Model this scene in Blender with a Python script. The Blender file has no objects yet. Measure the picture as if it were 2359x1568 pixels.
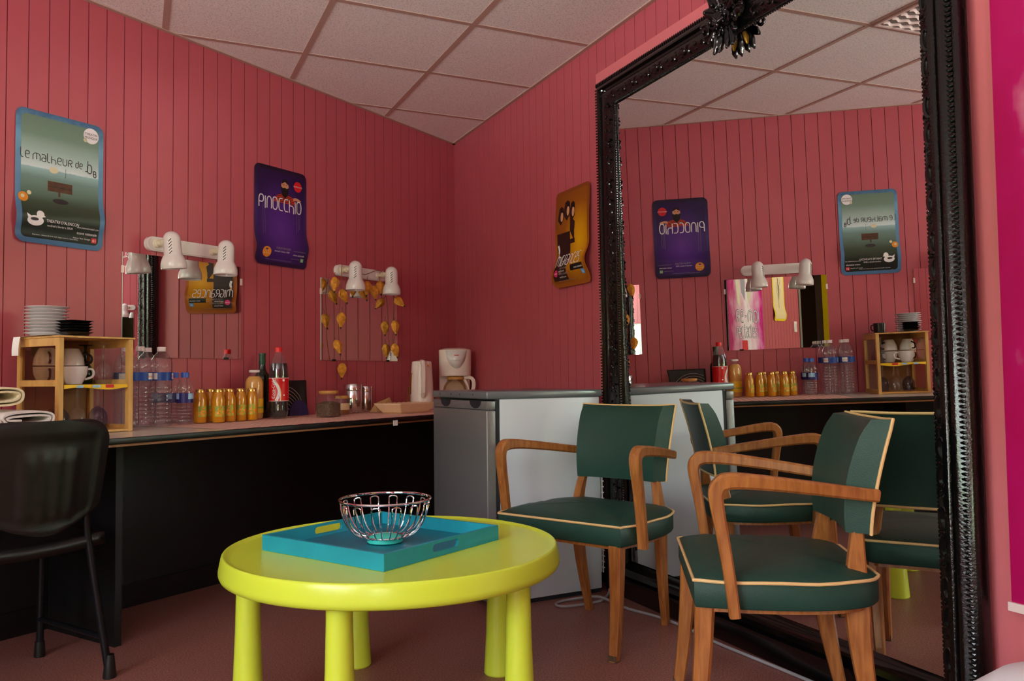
import bpy, bmesh, math, random
from mathutils import Vector, Matrix
random.seed(7)
SC = bpy.context.scene
COL = SC.collection
PI = math.pi
cos, sin, rad = math.cos, math.sin, math.radians

# ------------------------------------------------------------------ room frame
EYE = 0.905                      # camera height above the floor
CEIL = 2.412
ANG = rad(33.17)                 # direction of the long wall
CX, CY = 1.8775, 4.948           # far corner of the room
TLX, TLY = -cos(ANG), -sin(ANG)  # along the long wall, away from the corner
NRX, NRY = sin(ANG), -cos(ANG)   # into the room
ZC = 0.722                       # counter top


def WA(s, off, z=0.0):
    return Vector((CX + TLX * s + NRX * off, CY + TLY * s + NRY * off, z))


# ------------------------------------------------------------------ materials
def srgb(r, g, b):
    def c(v):
        v /= 255.0
        return v / 12.92 if v <= 0.04045 else ((v + 0.055) / 1.055) ** 2.4
    return (c(r), c(g), c(b), 1.0)


def new_mat(name):
    m = bpy.data.materials.new(name)
    m.use_nodes = True
    nt = m.node_tree
    return m, nt, nt.nodes['Principled BSDF'], nt.nodes['Material Output']


def mat(name, col, rough=0.5, metal=0.0, var=0.0, vscale=8.0, bump=0.0, bscale=60.0, coat=0.0, spec=0.5, trans=0.0, ior=1.45,
        alpha=1.0, sheen=0.0, stretch=None):
    m, nt, p, out = new_mat(name)
    c = srgb(*col)
    p.inputs['Base Color'].default_value = c
    p.inputs['Roughness'].default_value = rough
    p.inputs['Metallic'].default_value = metal
    p.inputs['Specular IOR Level'].default_value = spec
    p.inputs['Coat Weight'].default_value = coat
    p.inputs['Coat Roughness'].default_value = 0.08
    p.inputs['Transmission Weight'].default_value = trans
    p.inputs['IOR'].default_value = ior
    p.inputs['Alpha'].default_value = alpha
    p.inputs['Sheen Weight'].default_value = sheen
    tc = nt.nodes.new('ShaderNodeTexCoord')
    src = tc.outputs['Object']
    if stretch:
        mp = nt.nodes.new('ShaderNodeMapping')
        mp.inputs['Scale'].default_value = stretch
        nt.links.new(src, mp.inputs['Vector'])
        src = mp.outputs['Vector']
    if var > 0:
        n = nt.nodes.new('ShaderNodeTexNoise')
        n.inputs['Scale'].default_value = vscale
        n.inputs['Detail'].default_value = 4
        nt.links.new(src, n.inputs['Vector'])
        r = nt.nodes.new('ShaderNodeValToRGB')
        r.color_ramp.elements[0].position = 0.3
        r.color_ramp.elements[1].position = 0.7
        r.color_ramp.elements[0].color = tuple(x * (1 - var) for x in c[:3]) + (1,)
        r.color_ramp.elements[1].color = tuple(min(1, x * (1 + var)) for x in c[:3]) + (1,)
        nt.links.new(n.outputs['Fac'], r.inputs['Fac'])
        nt.links.new(r.outputs['Color'], p.inputs['Base Color'])
    if bump > 0:
        n2 = nt.nodes.new('ShaderNodeTexNoise')
        n2.inputs['Scale'].default_value = bscale
        n2.inputs['Detail'].default_value = 3
        nt.links.new(src, n2.inputs['Vector'])
        b = nt.nodes.new('ShaderNodeBump')
        b.inputs['Strength'].default_value = bump
        b.inputs['Distance'].default_value = 0.004
        nt.links.new(n2.outputs['Fac'], b.inputs['Height'])
        nt.links.new(b.outputs['Normal'], p.inputs['Normal'])
    return m


def wood_mat(name, c1, c2, scale=(14, 14, 1.6), rough=0.38, coat=0.25):
    m, nt, p, out = new_mat(name)
    tc = nt.nodes.new('ShaderNodeTexCoord')
    mp = nt.nodes.new('ShaderNodeMapping')
    mp.inputs['Scale'].default_value = scale
    n = nt.nodes.new('ShaderNodeTexNoise')
    n.inputs['Scale'].default_value = 5
    n.inputs['Detail'].default_value = 6
    n.inputs['Distortion'].default_value = 0.6
    r = nt.nodes.new('ShaderNodeValToRGB')
    r.color_ramp.elements[0].position = 0.32
    r.color_ramp.elements[1].position = 0.68
    r.color_ramp.elements[0].color = srgb(*c1)
    r.color_ramp.elements[1].color = srgb(*c2)
    nt.links.new(tc.outputs['Object'], mp.inputs['Vector'])
    nt.links.new(mp.outputs['Vector'], n.inputs['Vector'])
    nt.links.new(n.outputs['Fac'], r.inputs['Fac'])
    nt.links.new(r.outputs['Color'], p.inputs['Base Color'])
    p.inputs['Roughness'].default_value = rough
    p.inputs['Coat Weight'].default_value = coat
    p.inputs['Coat Roughness'].default_value = 0.15
    return m


def speckle_mat(name, base, dark, light, scale=260, rough=0.6, thr=0.62):
    m, nt, p, out = new_mat(name)
    tc = nt.nodes.new('ShaderNodeTexCoord')
    n = nt.nodes.new('ShaderNodeTexNoise')
    n.inputs['Scale'].default_value = scale
    n.inputs['Detail'].default_value = 2
    r = nt.nodes.new('ShaderNodeValToRGB')
    e = r.color_ramp.elements
    e[0].position = 1 - thr
    e[0].color = srgb(*dark)
    e[1].position = thr
    e[1].color = srgb(*light)
    mid = e.new(0.5)
    mid.color = srgb(*base)
    nt.links.new(tc.outputs['Object'], n.inputs['Vector'])
    nt.links.new(n.outputs['Fac'], r.inputs['Fac'])
    nt.links.new(r.outputs['Color'], p.inputs['Base Color'])
    p.inputs['Roughness'].default_value = rough
    return m


def glass_mat(name, col=(255, 255, 255), rough=0.02, ior=1.45, haze=0.0):
    """clear vessel: see-through with a sheen, thin enough not to need solid refraction"""
    m, nt, p, out = new_mat(name)
    nt.nodes.remove(p)
    t = nt.nodes.new('ShaderNodeBsdfTransparent')
    t.inputs['Color'].default_value = srgb(*col)
    g = nt.nodes.new('ShaderNodeBsdfGlossy')
    g.inputs['Roughness'].default_value = rough
    lw = nt.nodes.new('ShaderNodeLayerWeight')
    lw.inputs['Blend'].default_value = 0.5
    pw = nt.nodes.new('ShaderNodeMath')
    pw.operation = 'POWER'
    pw.inputs[1].default_value = 4.0
    f = nt.nodes.new('ShaderNodeMath')
    f.operation = 'MULTIPLY_ADD'
    f.inputs[1].default_value = 0.7
    f.inputs[2].default_value = (ior - 1) ** 2 / (ior + 1) ** 2
    nt.links.new(lw.outputs['Facing'], pw.inputs[0])
    nt.links.new(pw.outputs[0], f.inputs[0])
    mx = nt.nodes.new('ShaderNodeMixShader')
    nt.links.new(f.outputs[0], mx.inputs['Fac'])
    base = t.outputs['BSDF']
    if haze > 0:
        df = nt.nodes.new('ShaderNodeBsdfDiffuse')
        df.inputs['Color'].default_value = (.8, .82, .88, 1)
        hz = nt.nodes.new('ShaderNodeMixShader')
        hz.inputs['Fac'].default_value = haze
        nt.links.new(base, hz.inputs[1])
        nt.links.new(df.outputs['BSDF'], hz.inputs[2])
        base = hz.outputs['Shader']
    nt.links.new(base, mx.inputs[1])
    nt.links.new(g.outputs['BSDF'], mx.inputs[2])
    nt.links.new(mx.outputs['Shader'], out.inputs['Surface'])
    return m


def ramp_mat(name, stops, axis=1, rough=0.4, radial=None, noise=0.0, nscale=(3, 3, 1)):
    """a printed gradient laid out in the sheet's own UV map"""
    m, nt, p, out = new_mat(name)
    uv = nt.nodes.new('ShaderNodeTexCoord')
    sep = nt.nodes.new('ShaderNodeSeparateXYZ')
    nt.links.new(uv.outputs['UV'], sep.inputs['Vector'])
    val = sep.outputs[axis]
    if radial:
        d = nt.nodes.new('ShaderNodeVectorMath')
        d.operation = 'DISTANCE'
        d.inputs[1].default_value = (radial[0], radial[1], 0)
        nt.links.new(uv.outputs['UV'], d.inputs[0])
        val = d.outputs['Value']
    if noise > 0:
        mp = nt.nodes.new('ShaderNodeMapping')
        mp.inputs['Scale'].default_value = nscale
        nt.links.new(uv.outputs['UV'], mp.inputs['Vector'])
        n = nt.nodes.new('ShaderNodeTexNoise')
        n.inputs['Scale'].default_value = 6
        n.inputs['Detail'].default_value = 5
        nt.links.new(mp.outputs['Vector'], n.inputs['Vector'])
        ma = nt.nodes.new('ShaderNodeMath')
        ma.operation = 'MULTIPLY_ADD'
        ma.inputs[1].default_value = noise
        nt.links.new(n.outputs['Fac'], ma.inputs[0])
        nt.links.new(val, ma.inputs[2])
        mb = nt.nodes.new('ShaderNodeMath')
        mb.operation = 'SUBTRACT'
        mb.inputs[1].default_value = noise * 0.5
        nt.links.new(ma.outputs[0], mb.inputs[0])
        val = mb.outputs[0]
    r = nt.nodes.new('ShaderNodeValToRGB')
    e = r.color_ramp.elements
    e[0].position, e[0].color = stops[0][0], srgb(*stops[0][1])
    e[1].position, e[1].color = stops[-1][0], srgb(*stops[-1][1])
    for pos, c in stops[1:-1]:
        k = e.new(pos)
        k.color = srgb(*c)
    nt.links.new(val, r.inputs['Fac'])
    nt.links.new(r.outputs['Color'], p.inputs['Base Color'])
    p.inputs['Roughness'].default_value = rough
    p.inputs['Specular IOR Level'].default_value = 0.3
    return m


M = {}
M['pink'] = mat('pink_paint', (182, 84, 94), 0.42, var=0.03, vscale=3, bump=0.05, bscale=25)
M['pink_groove'] = mat('pink_groove', (128, 40, 54), 0.6)
M['pink_smooth'] = mat('pink_smooth', (212, 114, 120), 0.4, var=0.02, vscale=3)
M['black_panel'] = mat('black_panel', (12, 12, 13), 0.55, var=0.2, vscale=6)
M['black_trim'] = mat('black_trim', (15, 14, 14), 0.4)
M['brown_trim'] = mat('brown_trim', (150, 98, 60), 0.4)
M['floor'] = speckle_mat('floor_lino', (146, 94, 86), (118, 72, 66), (170, 118, 106), 190, 0.42, 0.66)
M['tile'] = speckle_mat('ceiling_tile', (240, 238, 238), (200, 196, 194), (243, 241, 241), 150, 0.85, 0.72)
M['tbar'] = mat('ceiling_bar', (186, 158, 146), 0.5)
M['worktop'] = mat('worktop', (214, 205, 190), 0.22, var=0.04, vscale=20)
M['steel'] = mat('steel', (205, 205, 205), 0.16, 1.0)
M['chrome'] = mat('chrome', (235, 235, 238), 0.05, 1.0)
M['mirror'] = mat('mirror_silver', (236, 240, 238), 0.0, 1.0)
M['mirror_edge'] = mat('mirror_edge', (205, 225, 215), 0.2)
M['black_gloss'] = mat('black_gloss', (9, 9, 9), 0.16, bump=0.4, bscale=140, coat=0.35, spec=0.5)
M['black_gloss2'] = mat('black_gloss_plain', (8, 8, 8), 0.17, coat=0.4, spec=0.5)
M['gold'] = mat('old_gold', (176, 128, 38), 0.4, 0.3, var=0.3, vscale=40)
M['green_vinyl'] = mat('green_vinyl', (33, 68, 58), 0.44, var=0.07, vscale=9, bump=0.22, bscale=420, spec=0.38)
M['piping'] = mat('cream_piping', (226, 190, 130), 0.45)
M['chair_wood'] = wood_mat('chair_wood', (140, 82, 36), (178, 116, 58))
M['foot_tip'] = mat('worn_foot', (92, 70, 52), 0.6, var=0.3, vscale=60)
M['lime'] = mat('lime_plastic', (210, 231, 66), 0.27, spec=0.6)
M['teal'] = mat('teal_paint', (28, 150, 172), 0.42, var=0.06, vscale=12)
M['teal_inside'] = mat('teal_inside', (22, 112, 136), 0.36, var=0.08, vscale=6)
M['turq'] = mat('turquoise_wax', (64, 214, 196), 0.4)
M['fridge_grey'] = mat('fridge_grey', (128, 129, 131), 0.36, 0.35)
M['fridge_side'] = mat('fridge_side', (206, 218, 228), 0.42, var=0.02, vscale=3)
M['fridge_top'] = mat('fridge_top', (116, 124, 130), 0.25, 0.25)
M['gasket'] = mat('gasket', (34, 38, 46), 0.6)
M['white_lamp'] = mat('white_enamel', (228, 222, 220), 0.22, coat=0.3)
M['cream_plastic'] = mat('cream_plastic', (226, 218, 190), 0.4)
M['white_plastic'] = mat('white_plastic', (234, 216, 210), 0.3)
M['dark'] = mat('dark_slot', (30, 26, 26), 0.7)
M['grey_inside'] = mat('lamp_inside', (150, 150, 146), 0.5)
M['pine'] = wood_mat('pine', (190, 140, 72), (216, 170, 98), (4, 4, 1.2), 0.5, 0.05)
M['pine_dark'] = wood_mat('pine_back', (120, 78, 34), (140, 94, 46), (4, 4, 1.2), 0.6, 0.0)
M['porcelain'] = mat('porcelain', (226, 224, 226), 0.15, coat=0.5)
M['black_ceramic'] = mat('black_ceramic', (20, 20, 22), 0.25, coat=0.3)
M['clear'] = glass_mat('clear_glass', (252, 253, 253), 0.02, 1.5, 0.03)
M['pet'] = glass_mat('bottle_plastic', (250, 252, 255), 0.05, 1.62, 0.03)
M['green_glass'] = glass_mat('green_glass', (120, 180, 140))
M['blue_glass'] = glass_mat('blue_glass', (205, 210, 238), 0.02, 1.55)
M['dark_glass'] = mat('dark_green_glass', (16, 34, 22), 0.08, coat=0.5)
M['dark_cap'] = mat('green_foil', (14, 70, 52), 0.35)
M['cap_white'] = mat('cap_white', (226, 214, 214), 0.35)
M['cap_blue'] = mat('cap_blue', (56, 100, 196), 0.35)
M['cap_red'] = mat('cap_red', (226, 22, 30), 0.35)
M['cap_gold'] = mat('cap_gold', (206, 170, 92), 0.25, 0.8)
M['label_blue'] = mat('label_blue', (24, 66, 148), 0.4, var=0.25, vscale=30)
M['label_navy'] = mat('label_navy', (38, 34, 110), 0.4)
M['label_sky'] = mat('label_sky', (150, 190, 226), 0.4, var=0.2, vscale=60)
M['label_white'] = mat('label_white', (238, 236, 236), 0.4)
M['label_red'] = mat('label_red', (206, 14, 26), 0.35)
M['label_orange'] = mat('label_orange', (240, 150, 20), 0.4, var=0.2, vscale=90)
M['label_green'] = mat('label_green', (168, 176, 62), 0.4, var=0.3, vscale=60)
M['label_cream'] = mat('label_cream', (232, 208, 160), 0.5)
M['label_yellow'] = mat('label_yellow', (236, 190, 30), 0.45)
M['orange_juice'] = mat('orange_juice', (208, 138, 20), 0.12, coat=0.6, spec=0.6)
M['fruit_juice'] = mat('fruit_juice', (214, 160, 84), 0.12, coat=0.6)
M['cola'] = mat('cola', (24, 8, 8), 0.08, coat=0.6)
M['tea_leaves'] = mat('tea_leaves', (92, 66, 46), 0.8, var=0.6, vscale=130)
M['cork'] = mat('cork', (196, 142, 78), 0.8, var=0.2, vscale=80)
M['honey'] = mat('honey', (150, 100, 34), 0.2, coat=0.4)
M['paper'] = mat('paper', (232, 196, 160), 0.75, var=0.03, vscale=20)
M['kraft'] = mat('kraft', (190, 150, 100), 0.8)
M['towel_cream'] = mat('towel_cream', (236, 222, 184), 0.95, var=0.06, vscale=60, bump=0.6, bscale=300, sheen=0.3)
M['towel_white'] = mat('towel_white', (226, 216, 214), 0.95, var=0.05, vscale=60, bump=0.6, bscale=300, sheen=0.3)
M['black_plastic'] = mat('black_plastic', (22, 22, 21), 0.42, bump=0.12, bscale=350)
M['black_metal'] = mat('black_metal', (24, 26, 30), 0.28, 0.4)
M['cable'] = mat('grey_cable', (158, 158, 162), 0.45)
M['husk'] = mat('dried_husk', (214, 146, 46), 0.7, var=0.35, vscale=70, bump=0.3, bscale=120)
M['husk_tip'] = mat('husk_tip', (60, 52, 30), 0.8)
M['twine'] = mat('twine', (130, 78, 40), 0.8)
M['board_black'] = mat('board_black', (22, 22, 24), 0.4)
M['board_line'] = mat('board_line', (176, 166, 156), 0.5)
M['board_blue'] = mat('board_blue', (52, 46, 104), 0.5, var=0.2, vscale=90, stretch=(1, 1, 0.05))
M['white_cloth'] = mat('white_cloth', (232, 236, 240), 0.7, bump=0.1, bscale=30)
M['amber'] = mat('amber_window', (150, 88, 26), 0.2)
M['smoked'] = glass_mat('smoked_glass', (226, 214, 198))
M['print_white'] = mat('print_white', (236, 232, 234), 0.5)
M['print_black'] = mat('print_black', (16, 14, 14), 0.5)
M['print_ink'] = mat('print_ink', (48, 40, 44), 0.5)
M['print_brown'] = mat('print_brown', (84, 50, 28), 0.5, var=0.25, vscale=60)
M['print_red'] = mat('print_red', (206, 26, 34), 0.5)
M['print_maroon'] = mat('print_dark_cloth', (44, 22, 20), 0.5, var=0.15, vscale=20)
M['print_skin'] = mat('print_skin', (206, 150, 110), 0.5)
M['print_orange'] = mat('print_orange', (222, 140, 30), 0.5, var=0.15, vscale=60)
M['print_stripe'] = mat('print_stripe', (196, 62, 30), 0.5)
M['print_green'] = mat('print_green', (120, 180, 120), 0.5)
M['print_blue'] = mat('print_blue', (70, 150, 220), 0.5)
M['print_magenta'] = mat('print_magenta', (214, 20, 110), 0.5)
M['print_glow'] = mat('print_glow', (214, 206, 170), 0.5)
M['print_grey'] = mat('print_grey', (150, 146, 150), 0.5)
M['window_frame'] = mat('window_frame', (230, 230, 228), 0.4)
M['pane'] = glass_mat('window_pane', (250, 252, 250))
M['yellow'] = mat('yellow_paint', (236, 206, 20), 0.4)
M['brown_wall'] = mat('brown_wall', (92, 70, 46), 0.7, var=0.1, vscale=4)
M['grey_door'] = mat('grey_door', (120, 112, 100), 0.6)


# ------------------------------------------------------------------ mesh builder
class MB:
    def __init__(self):
        self.v, self.f, self.m, self.uv = [], [], [], {}

    def add(self, vs, fs, mi=0, X=None, uvs=None):
        b = len(self.v)
        for i, p in enumerate(vs):
            p = Vector(p)
            self.v.append(X @ p if X else p)
            if uvs:
                self.uv[b + i] = uvs[i]
        for f in fs:
            self.f.append([b + i for i in f])
            self.m.append(mi)
        return self

    def box(self, x0, x1, y0, y1, z0, z1, mi=0, X=None, bev=0.0, seg=2):
        if bev <= 0:
            vs = [(x, y, z) for z in (z0, z1) for y in (y0, y1) for x in (x0, x1)]
            fs = [(0, 2, 3, 1), (4, 5, 7, 6), (0, 1, 5, 4), (2, 6, 7, 3), (0, 4, 6, 2), (1, 3, 7, 5)]
            return self.add(vs, fs, mi, X)
        bm = bmesh.new()
        bmesh.ops.create_cube(bm, size=1)
        for v in bm.verts:
            v.co = Vector(((x0 + x1) / 2 + v.co.x * (x1 - x0), (y0 + y1) / 2 + v.co.y * (y1 - y0), (z0 + z1) / 2 + v.co.z * (z1 - z0)))
        bmesh.ops.bevel(bm, geom=bm.edges[:], offset=bev, segments=seg, profile=0.5, affect='EDGES')
        self.from_bm(bm, mi, X)
        return self

    def from_bm(self, bm, mi=0, X=None):
        bm.verts.index_update()
        self.add([v.co.copy() for v in bm.verts], [[v.index for v in f.verts] for f in bm.faces], mi, X)
        bm.free()

    def lathe(self, prof, n=24, mi=0, X=None, sx=1.0, sy=1.0, close=True, square=0.0):
        vs, fs, rings = [], [], []
        for r, z in prof:
            if r <= 1e-6:
                rings.append([len(vs)])
                vs.append((0, 0, z))
            else:
                ring = []
                for k in range(n):
                    a = 2 * PI * k / n
                    c, s = cos(a), sin(a)
                    q = 1.0
                    if square > 0:
                        e = 2.0 + square
                        q = (abs(c) ** e + abs(s) ** e) ** (-1 / e)
                    ring.append(len(vs))
                    vs.append((r * c * q * sx, r * s * q * sy, z))
                rings.append(ring)
        for a, b in zip(rings, rings[1:]):
            if len(a) == 1 and len(b) == 1:
                continue
            for k in range(n):
                k2 = (k + 1) % n
                if len(a) == 1:
                    fs.append((a[0], b[k2], b[k]))
                elif len(b) == 1:
                    fs.append((a[k], a[k2], b[0]))
                else:
                    fs.append((a[k], a[k2], b[k2], b[k]))
        if close:
            if len(rings[0]) > 1:
                fs.append(list(reversed(rings[0])))
            if len(rings[-1]) > 1:
                fs.append(list(rings[-1]))
        return self.add(vs, fs, mi, X)

    def tube(self, pts, r=0.005, n=8, mi=0, X=None, closed=False, flat=None, up=None):
        """round or elliptical tube along points; r may be a list; flat=(a,b) rectangle-ish section half sizes (lists ok)"""
        P = [Vector(p) for p in pts]
        L = len(P)
        vs, fs = [], []
        upv = Vector(up) if up else None
        prev = None
        for i, p in enumerate(P):
            if closed:
                t = P[(i + 1) % L] - P[i - 1]
            else:
                t = P[min(i + 1, L - 1)] - P[max(i - 1, 0)]
            if t.length < 1e-9:
                t = Vector((0, 0, 1))
            t.normalize()
            if upv is not None:
                a = upv - t * upv.dot(t)
                if a.length < 1e-6:
                    a = t.orthogonal()
            elif prev is None:
                a = t.orthogonal()
            else:
                a = prev - t * prev.dot(t)
                if a.length < 1e-6:
                    a = t.orthogonal()
            a.normalize()
            prev = a
            b = t.cross(a)
            if flat:
                fa = flat[0][i] if isinstance(flat[0], (list, tuple)) else flat[0]
                fb = flat[1][i] if isinstance(flat[1], (list, tuple)) else flat[1]
                ch = min(fa, fb) * 0.35
                sec = [(fa, fb - ch), (fa - ch, fb), (-fa + ch, fb), (-fa, fb - ch), (-fa, -fb + ch), (-fa + ch, -fb), (fa - ch, -fb), (fa, -fb + ch)]
                for u, w in sec:
                    vs.append(p + a * u + b * w)
            else:
                rr = r[i] if isinstance(r, (list, tuple)) else r
                for k in range(n):
                    an = 2 * PI * k / n
                    vs.append(p + a * (cos(an) * rr) + b * (sin(an) * rr))
        n = 8 if flat else n
        for i in range(L if closed else L - 1):
            j = (i + 1) % L
            for k in range(n):
                k2 = (k + 1) % n
                fs.append((i * n + k, i * n + k2, j * n + k2, j * n + k))
        if not closed:
            fs.append([k for k in reversed(range(n))])
            fs.append([(L - 1) * n + k for k in range(n)])
        return self.add(vs, fs, mi, X)

    def prism(self, outline, z0, z1, mi=0, X=None, z1f=None):
        n = len(outline)
        vs = [(x, y, z0) for x, y in outline] + [(x, y, z1 if z1f is None else z1f(x, y)) for x, y in outline]
        fs = [list(reversed(range(n))), list(range(n, 2 * n))]
        for k in range(n):
            k2 = (k + 1) % n
            fs.append((k, k2, n + k2, n + k))
        return self.add(vs, fs, mi, X)

    def grid(self, fn, nu, nv, mi=0, X=None, uv=False):
        vs, us = [], []
        for j in range(nv + 1):
            for i in range(nu + 1):
                vs.append(fn(i / nu, j / nv))
                us.append((i / nu, j / nv))
        fs = []
        w = nu + 1
        for j in range(nv):
            for i in range(nu):
                fs.append((j * w + i, j * w + i + 1, (j + 1) * w + i + 1, (j + 1) * w + i))
        return self.add(vs, fs, mi, X, us if uv else None)

    def ball(self, c, r, mi=0, X=None, sub=1, sc=(1, 1, 1), rot=None):
        bm = bmesh.new()
        bmesh.ops.create_icosphere(bm, subdivisions=sub, radius=r)
        R = rot if rot else Matrix.Identity(3)
        for v in bm.verts:
            v.co = Vector(c) + R @ Vector((v.co.x * sc[0], v.co.y * sc[1], v.co.z * sc[2]))
        self.from_bm(bm, mi, X)
        return self

    def build(self, name, mats, parent=None, smooth=True, angle=35, fix=True, loc=None, rotz=0.0):
        me = bpy.data.meshes.new(name)
        me.from_pydata([tuple(v) for v in self.v], [], self.f)
        if not isinstance(mats, (list, tuple)):
            mats = [mats]
        for m in mats:
            me.materials.append(m)
        me.polygons.foreach_set('material_index', self.m)
        if self.uv:
            lay = me.uv_layers.new(name='UVMap')
            for lp in me.loops:
                lay.data[lp.index].uv = self.uv.get(lp.vertex_index, (0, 0))
        if fix:
            bm = bmesh.new()
            bm.from_mesh(me)
            bmesh.ops.recalc_face_normals(bm, faces=bm.faces[:])
            bm.to_mesh(me)
            bm.free()
        if smooth:
            me.polygons.foreach_set('use_smooth', [True] * len(me.polygons))
            me.set_sharp_from_angle(angle=rad(angle))
        me.update()
        o = bpy.data.objects.new(name, me)
        COL.objects.link(o)
        if parent is not None:
            o.parent = parent
        if loc is not None:
            o.location = loc
        o.rotation_euler.z = rotz
        return o


def tag(o, label, cat, group=None):
    o['label'] = label
    o['category'] = cat
    o['kind'] = 'thing'
    if group:
        o['group'] = group
    return o


def thing(name, label, cat, loc=(0, 0, 0), rotz=0.0, group=None):
    o = bpy.data.objects.new(name, None)
    o.empty_display_size = 0.05
    COL.objects.link(o)
    o.location = loc
    o.rotation_euler = (0, 0, rotz)
    return tag(o, label, cat, group)


def struct(o, label=None):
    o['kind'] = 'structure'
    if label:
        o['label'] = label
    return o


def kids(o):
    return [c for c in bpy.data.objects if c.parent == o]


def dup(root, loc, rotz, label, group=None):
    def cp(o, par):
        c = o.copy()
        COL.objects.link(c)
        c.parent = par
        for k in kids(o):
            cp(k, c)
        return c
    r = cp(root, None)
    r.location = loc
    r.rotation_euler = (0, 0, rotz)
    r['label'] = label
    if group:
        r['group'] = group
    return r


def T(x, y, z):
    return Matrix.Translation((x, y, z))


def RX(a):
    return Matrix.Rotation(a, 4, 'X')


def RY(a):
    return Matrix.Rotation(a, 4, 'Y')


def RZ(a):
    return Matrix.Rotation(a, 4, 'Z')


def smooth_pts(pts, it=2, closed=False):
    P = [Vector(p) for p in pts]
    for _ in range(it):
        Q = []
        n = len(P)
        rng = range(n) if closed else range(n - 1)
        if not closed:
            Q.append(P[0])
        for i in rng:
            a, b = P[i], P[(i + 1) % n]
            Q.append(a * 0.75 + b * 0.25)
            Q.append(a * 0.25 + b * 0.75)
        if not closed:
            Q.append(P[-1])
        P = Q
    return P


_text_cache = {}


def text_mesh(txt, bold=False):
    """flat outline of a word in unit height, centred on x: verts (x, y), faces, width"""
    if txt in _text_cache:
        return _text_cache[txt]
    cu = bpy.data.curves.new('t', 'FONT')
    cu.body = txt
    cu.size = 1.0
    cu.resolution_u = 3
    ob = bpy.data.objects.new('t', cu)
    COL.objects.link(ob)
    dg = bpy.context.evaluated_depsgraph_get()
    dg.update()
    me = bpy.data.meshes.new_from_object(ob.evaluated_get(dg))
    vs = [(v.co.x, v.co.y) for v in me.vertices]
    fs = [list(p.vertices) for p in me.polygons]
    bpy.data.objects.remove(ob)
    bpy.data.curves.remove(cu)
    bpy.data.meshes.remove(me)
    x0, x1 = min(v[0] for v in vs), max(v[0] for v in vs)
    vs = [(x - x0, y) for x, y in vs]
    _text_cache[txt] = (vs, fs, x1 - x0)
    return _text_cache[txt]


GLYPH = {
    'P': (.5, [[(0, 0), (0, 1), (.5, 1), (.5, .42), (0, .42)]]), 'I': (.06, [[(.03, -.05), (.03, .95)]]),
    'N': (.5, [[(0, 0), (0, .95), (.5, .95), (.5, 0)]]), 'O': (.5, [[(0, .5), (0, 1), (.5, 1), (.5, 0), (0, 0), (0, .5)]]),
    'C': (.45, [[(.45, 1), (0, 1), (0, 0), (.45, 0)]]), 'H': (.5, [[(0, -.05), (0, 1.0)], [(0, .55), (.5, .55), (.5, -.1)]]),
    'M': (.8, [[(0, 0), (0, 1), (.8, 1), (.8, 0)], [(.4, 1), (.4, .1)]]),
    'G': (.45, [[(.45, 1), (0, 1), (0, 0), (.45, 0), (.45, .45), (.22, .45)]]),
    'R': (.45, [[(0, 0), (0, 1), (.45, 1), (.45, .5), (.05, .5)], [(.2, .5), (.45, 0)]]),
    'A': (.45, [[(0, 1), (.45, 1), (.45, 0)], [(.45, .5), (0, .5), (0, 0), (.45, 0)]]),
    'E': (.45, [[(.03, .5), (.45, .5), (.45, 1), (0, 1), (0, 0), (.45, 0)]]),
    'S': (.45, [[(.45, 1), (0, 1), (0, .52), (.45, .52), (.45, 0), (0, 0)]]),
    'L': (.3, [[(0, 1.3), (0, 0), (.3, 0)]]), 'U': (.45, [[(0, 1), (0, 0), (.45, 0), (.45, 1)]]),
    'D': (.45, [[(.45, 1.35), (.45, 0), (0, 0), (0, .95), (.45, .95)]]),
    'J': (.35, [[(.35, 1.3), (.35, -.1), (0, -.1)]]), 'B': (.45, [[(0, 1), (0, 0), (.45, 0), (.45, .55), (0, .55)], [(0, 1), (.4, 1), (.4, .55)]]),
    '-': (.3, [[(0, .5), (.3, .5)]]), ' ': (.25, []), 'T': (.4, [[(.18, 1.3), (.18, 0), (.4, 0)], [(0, .9), (.4, .9)]]),
}


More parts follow.
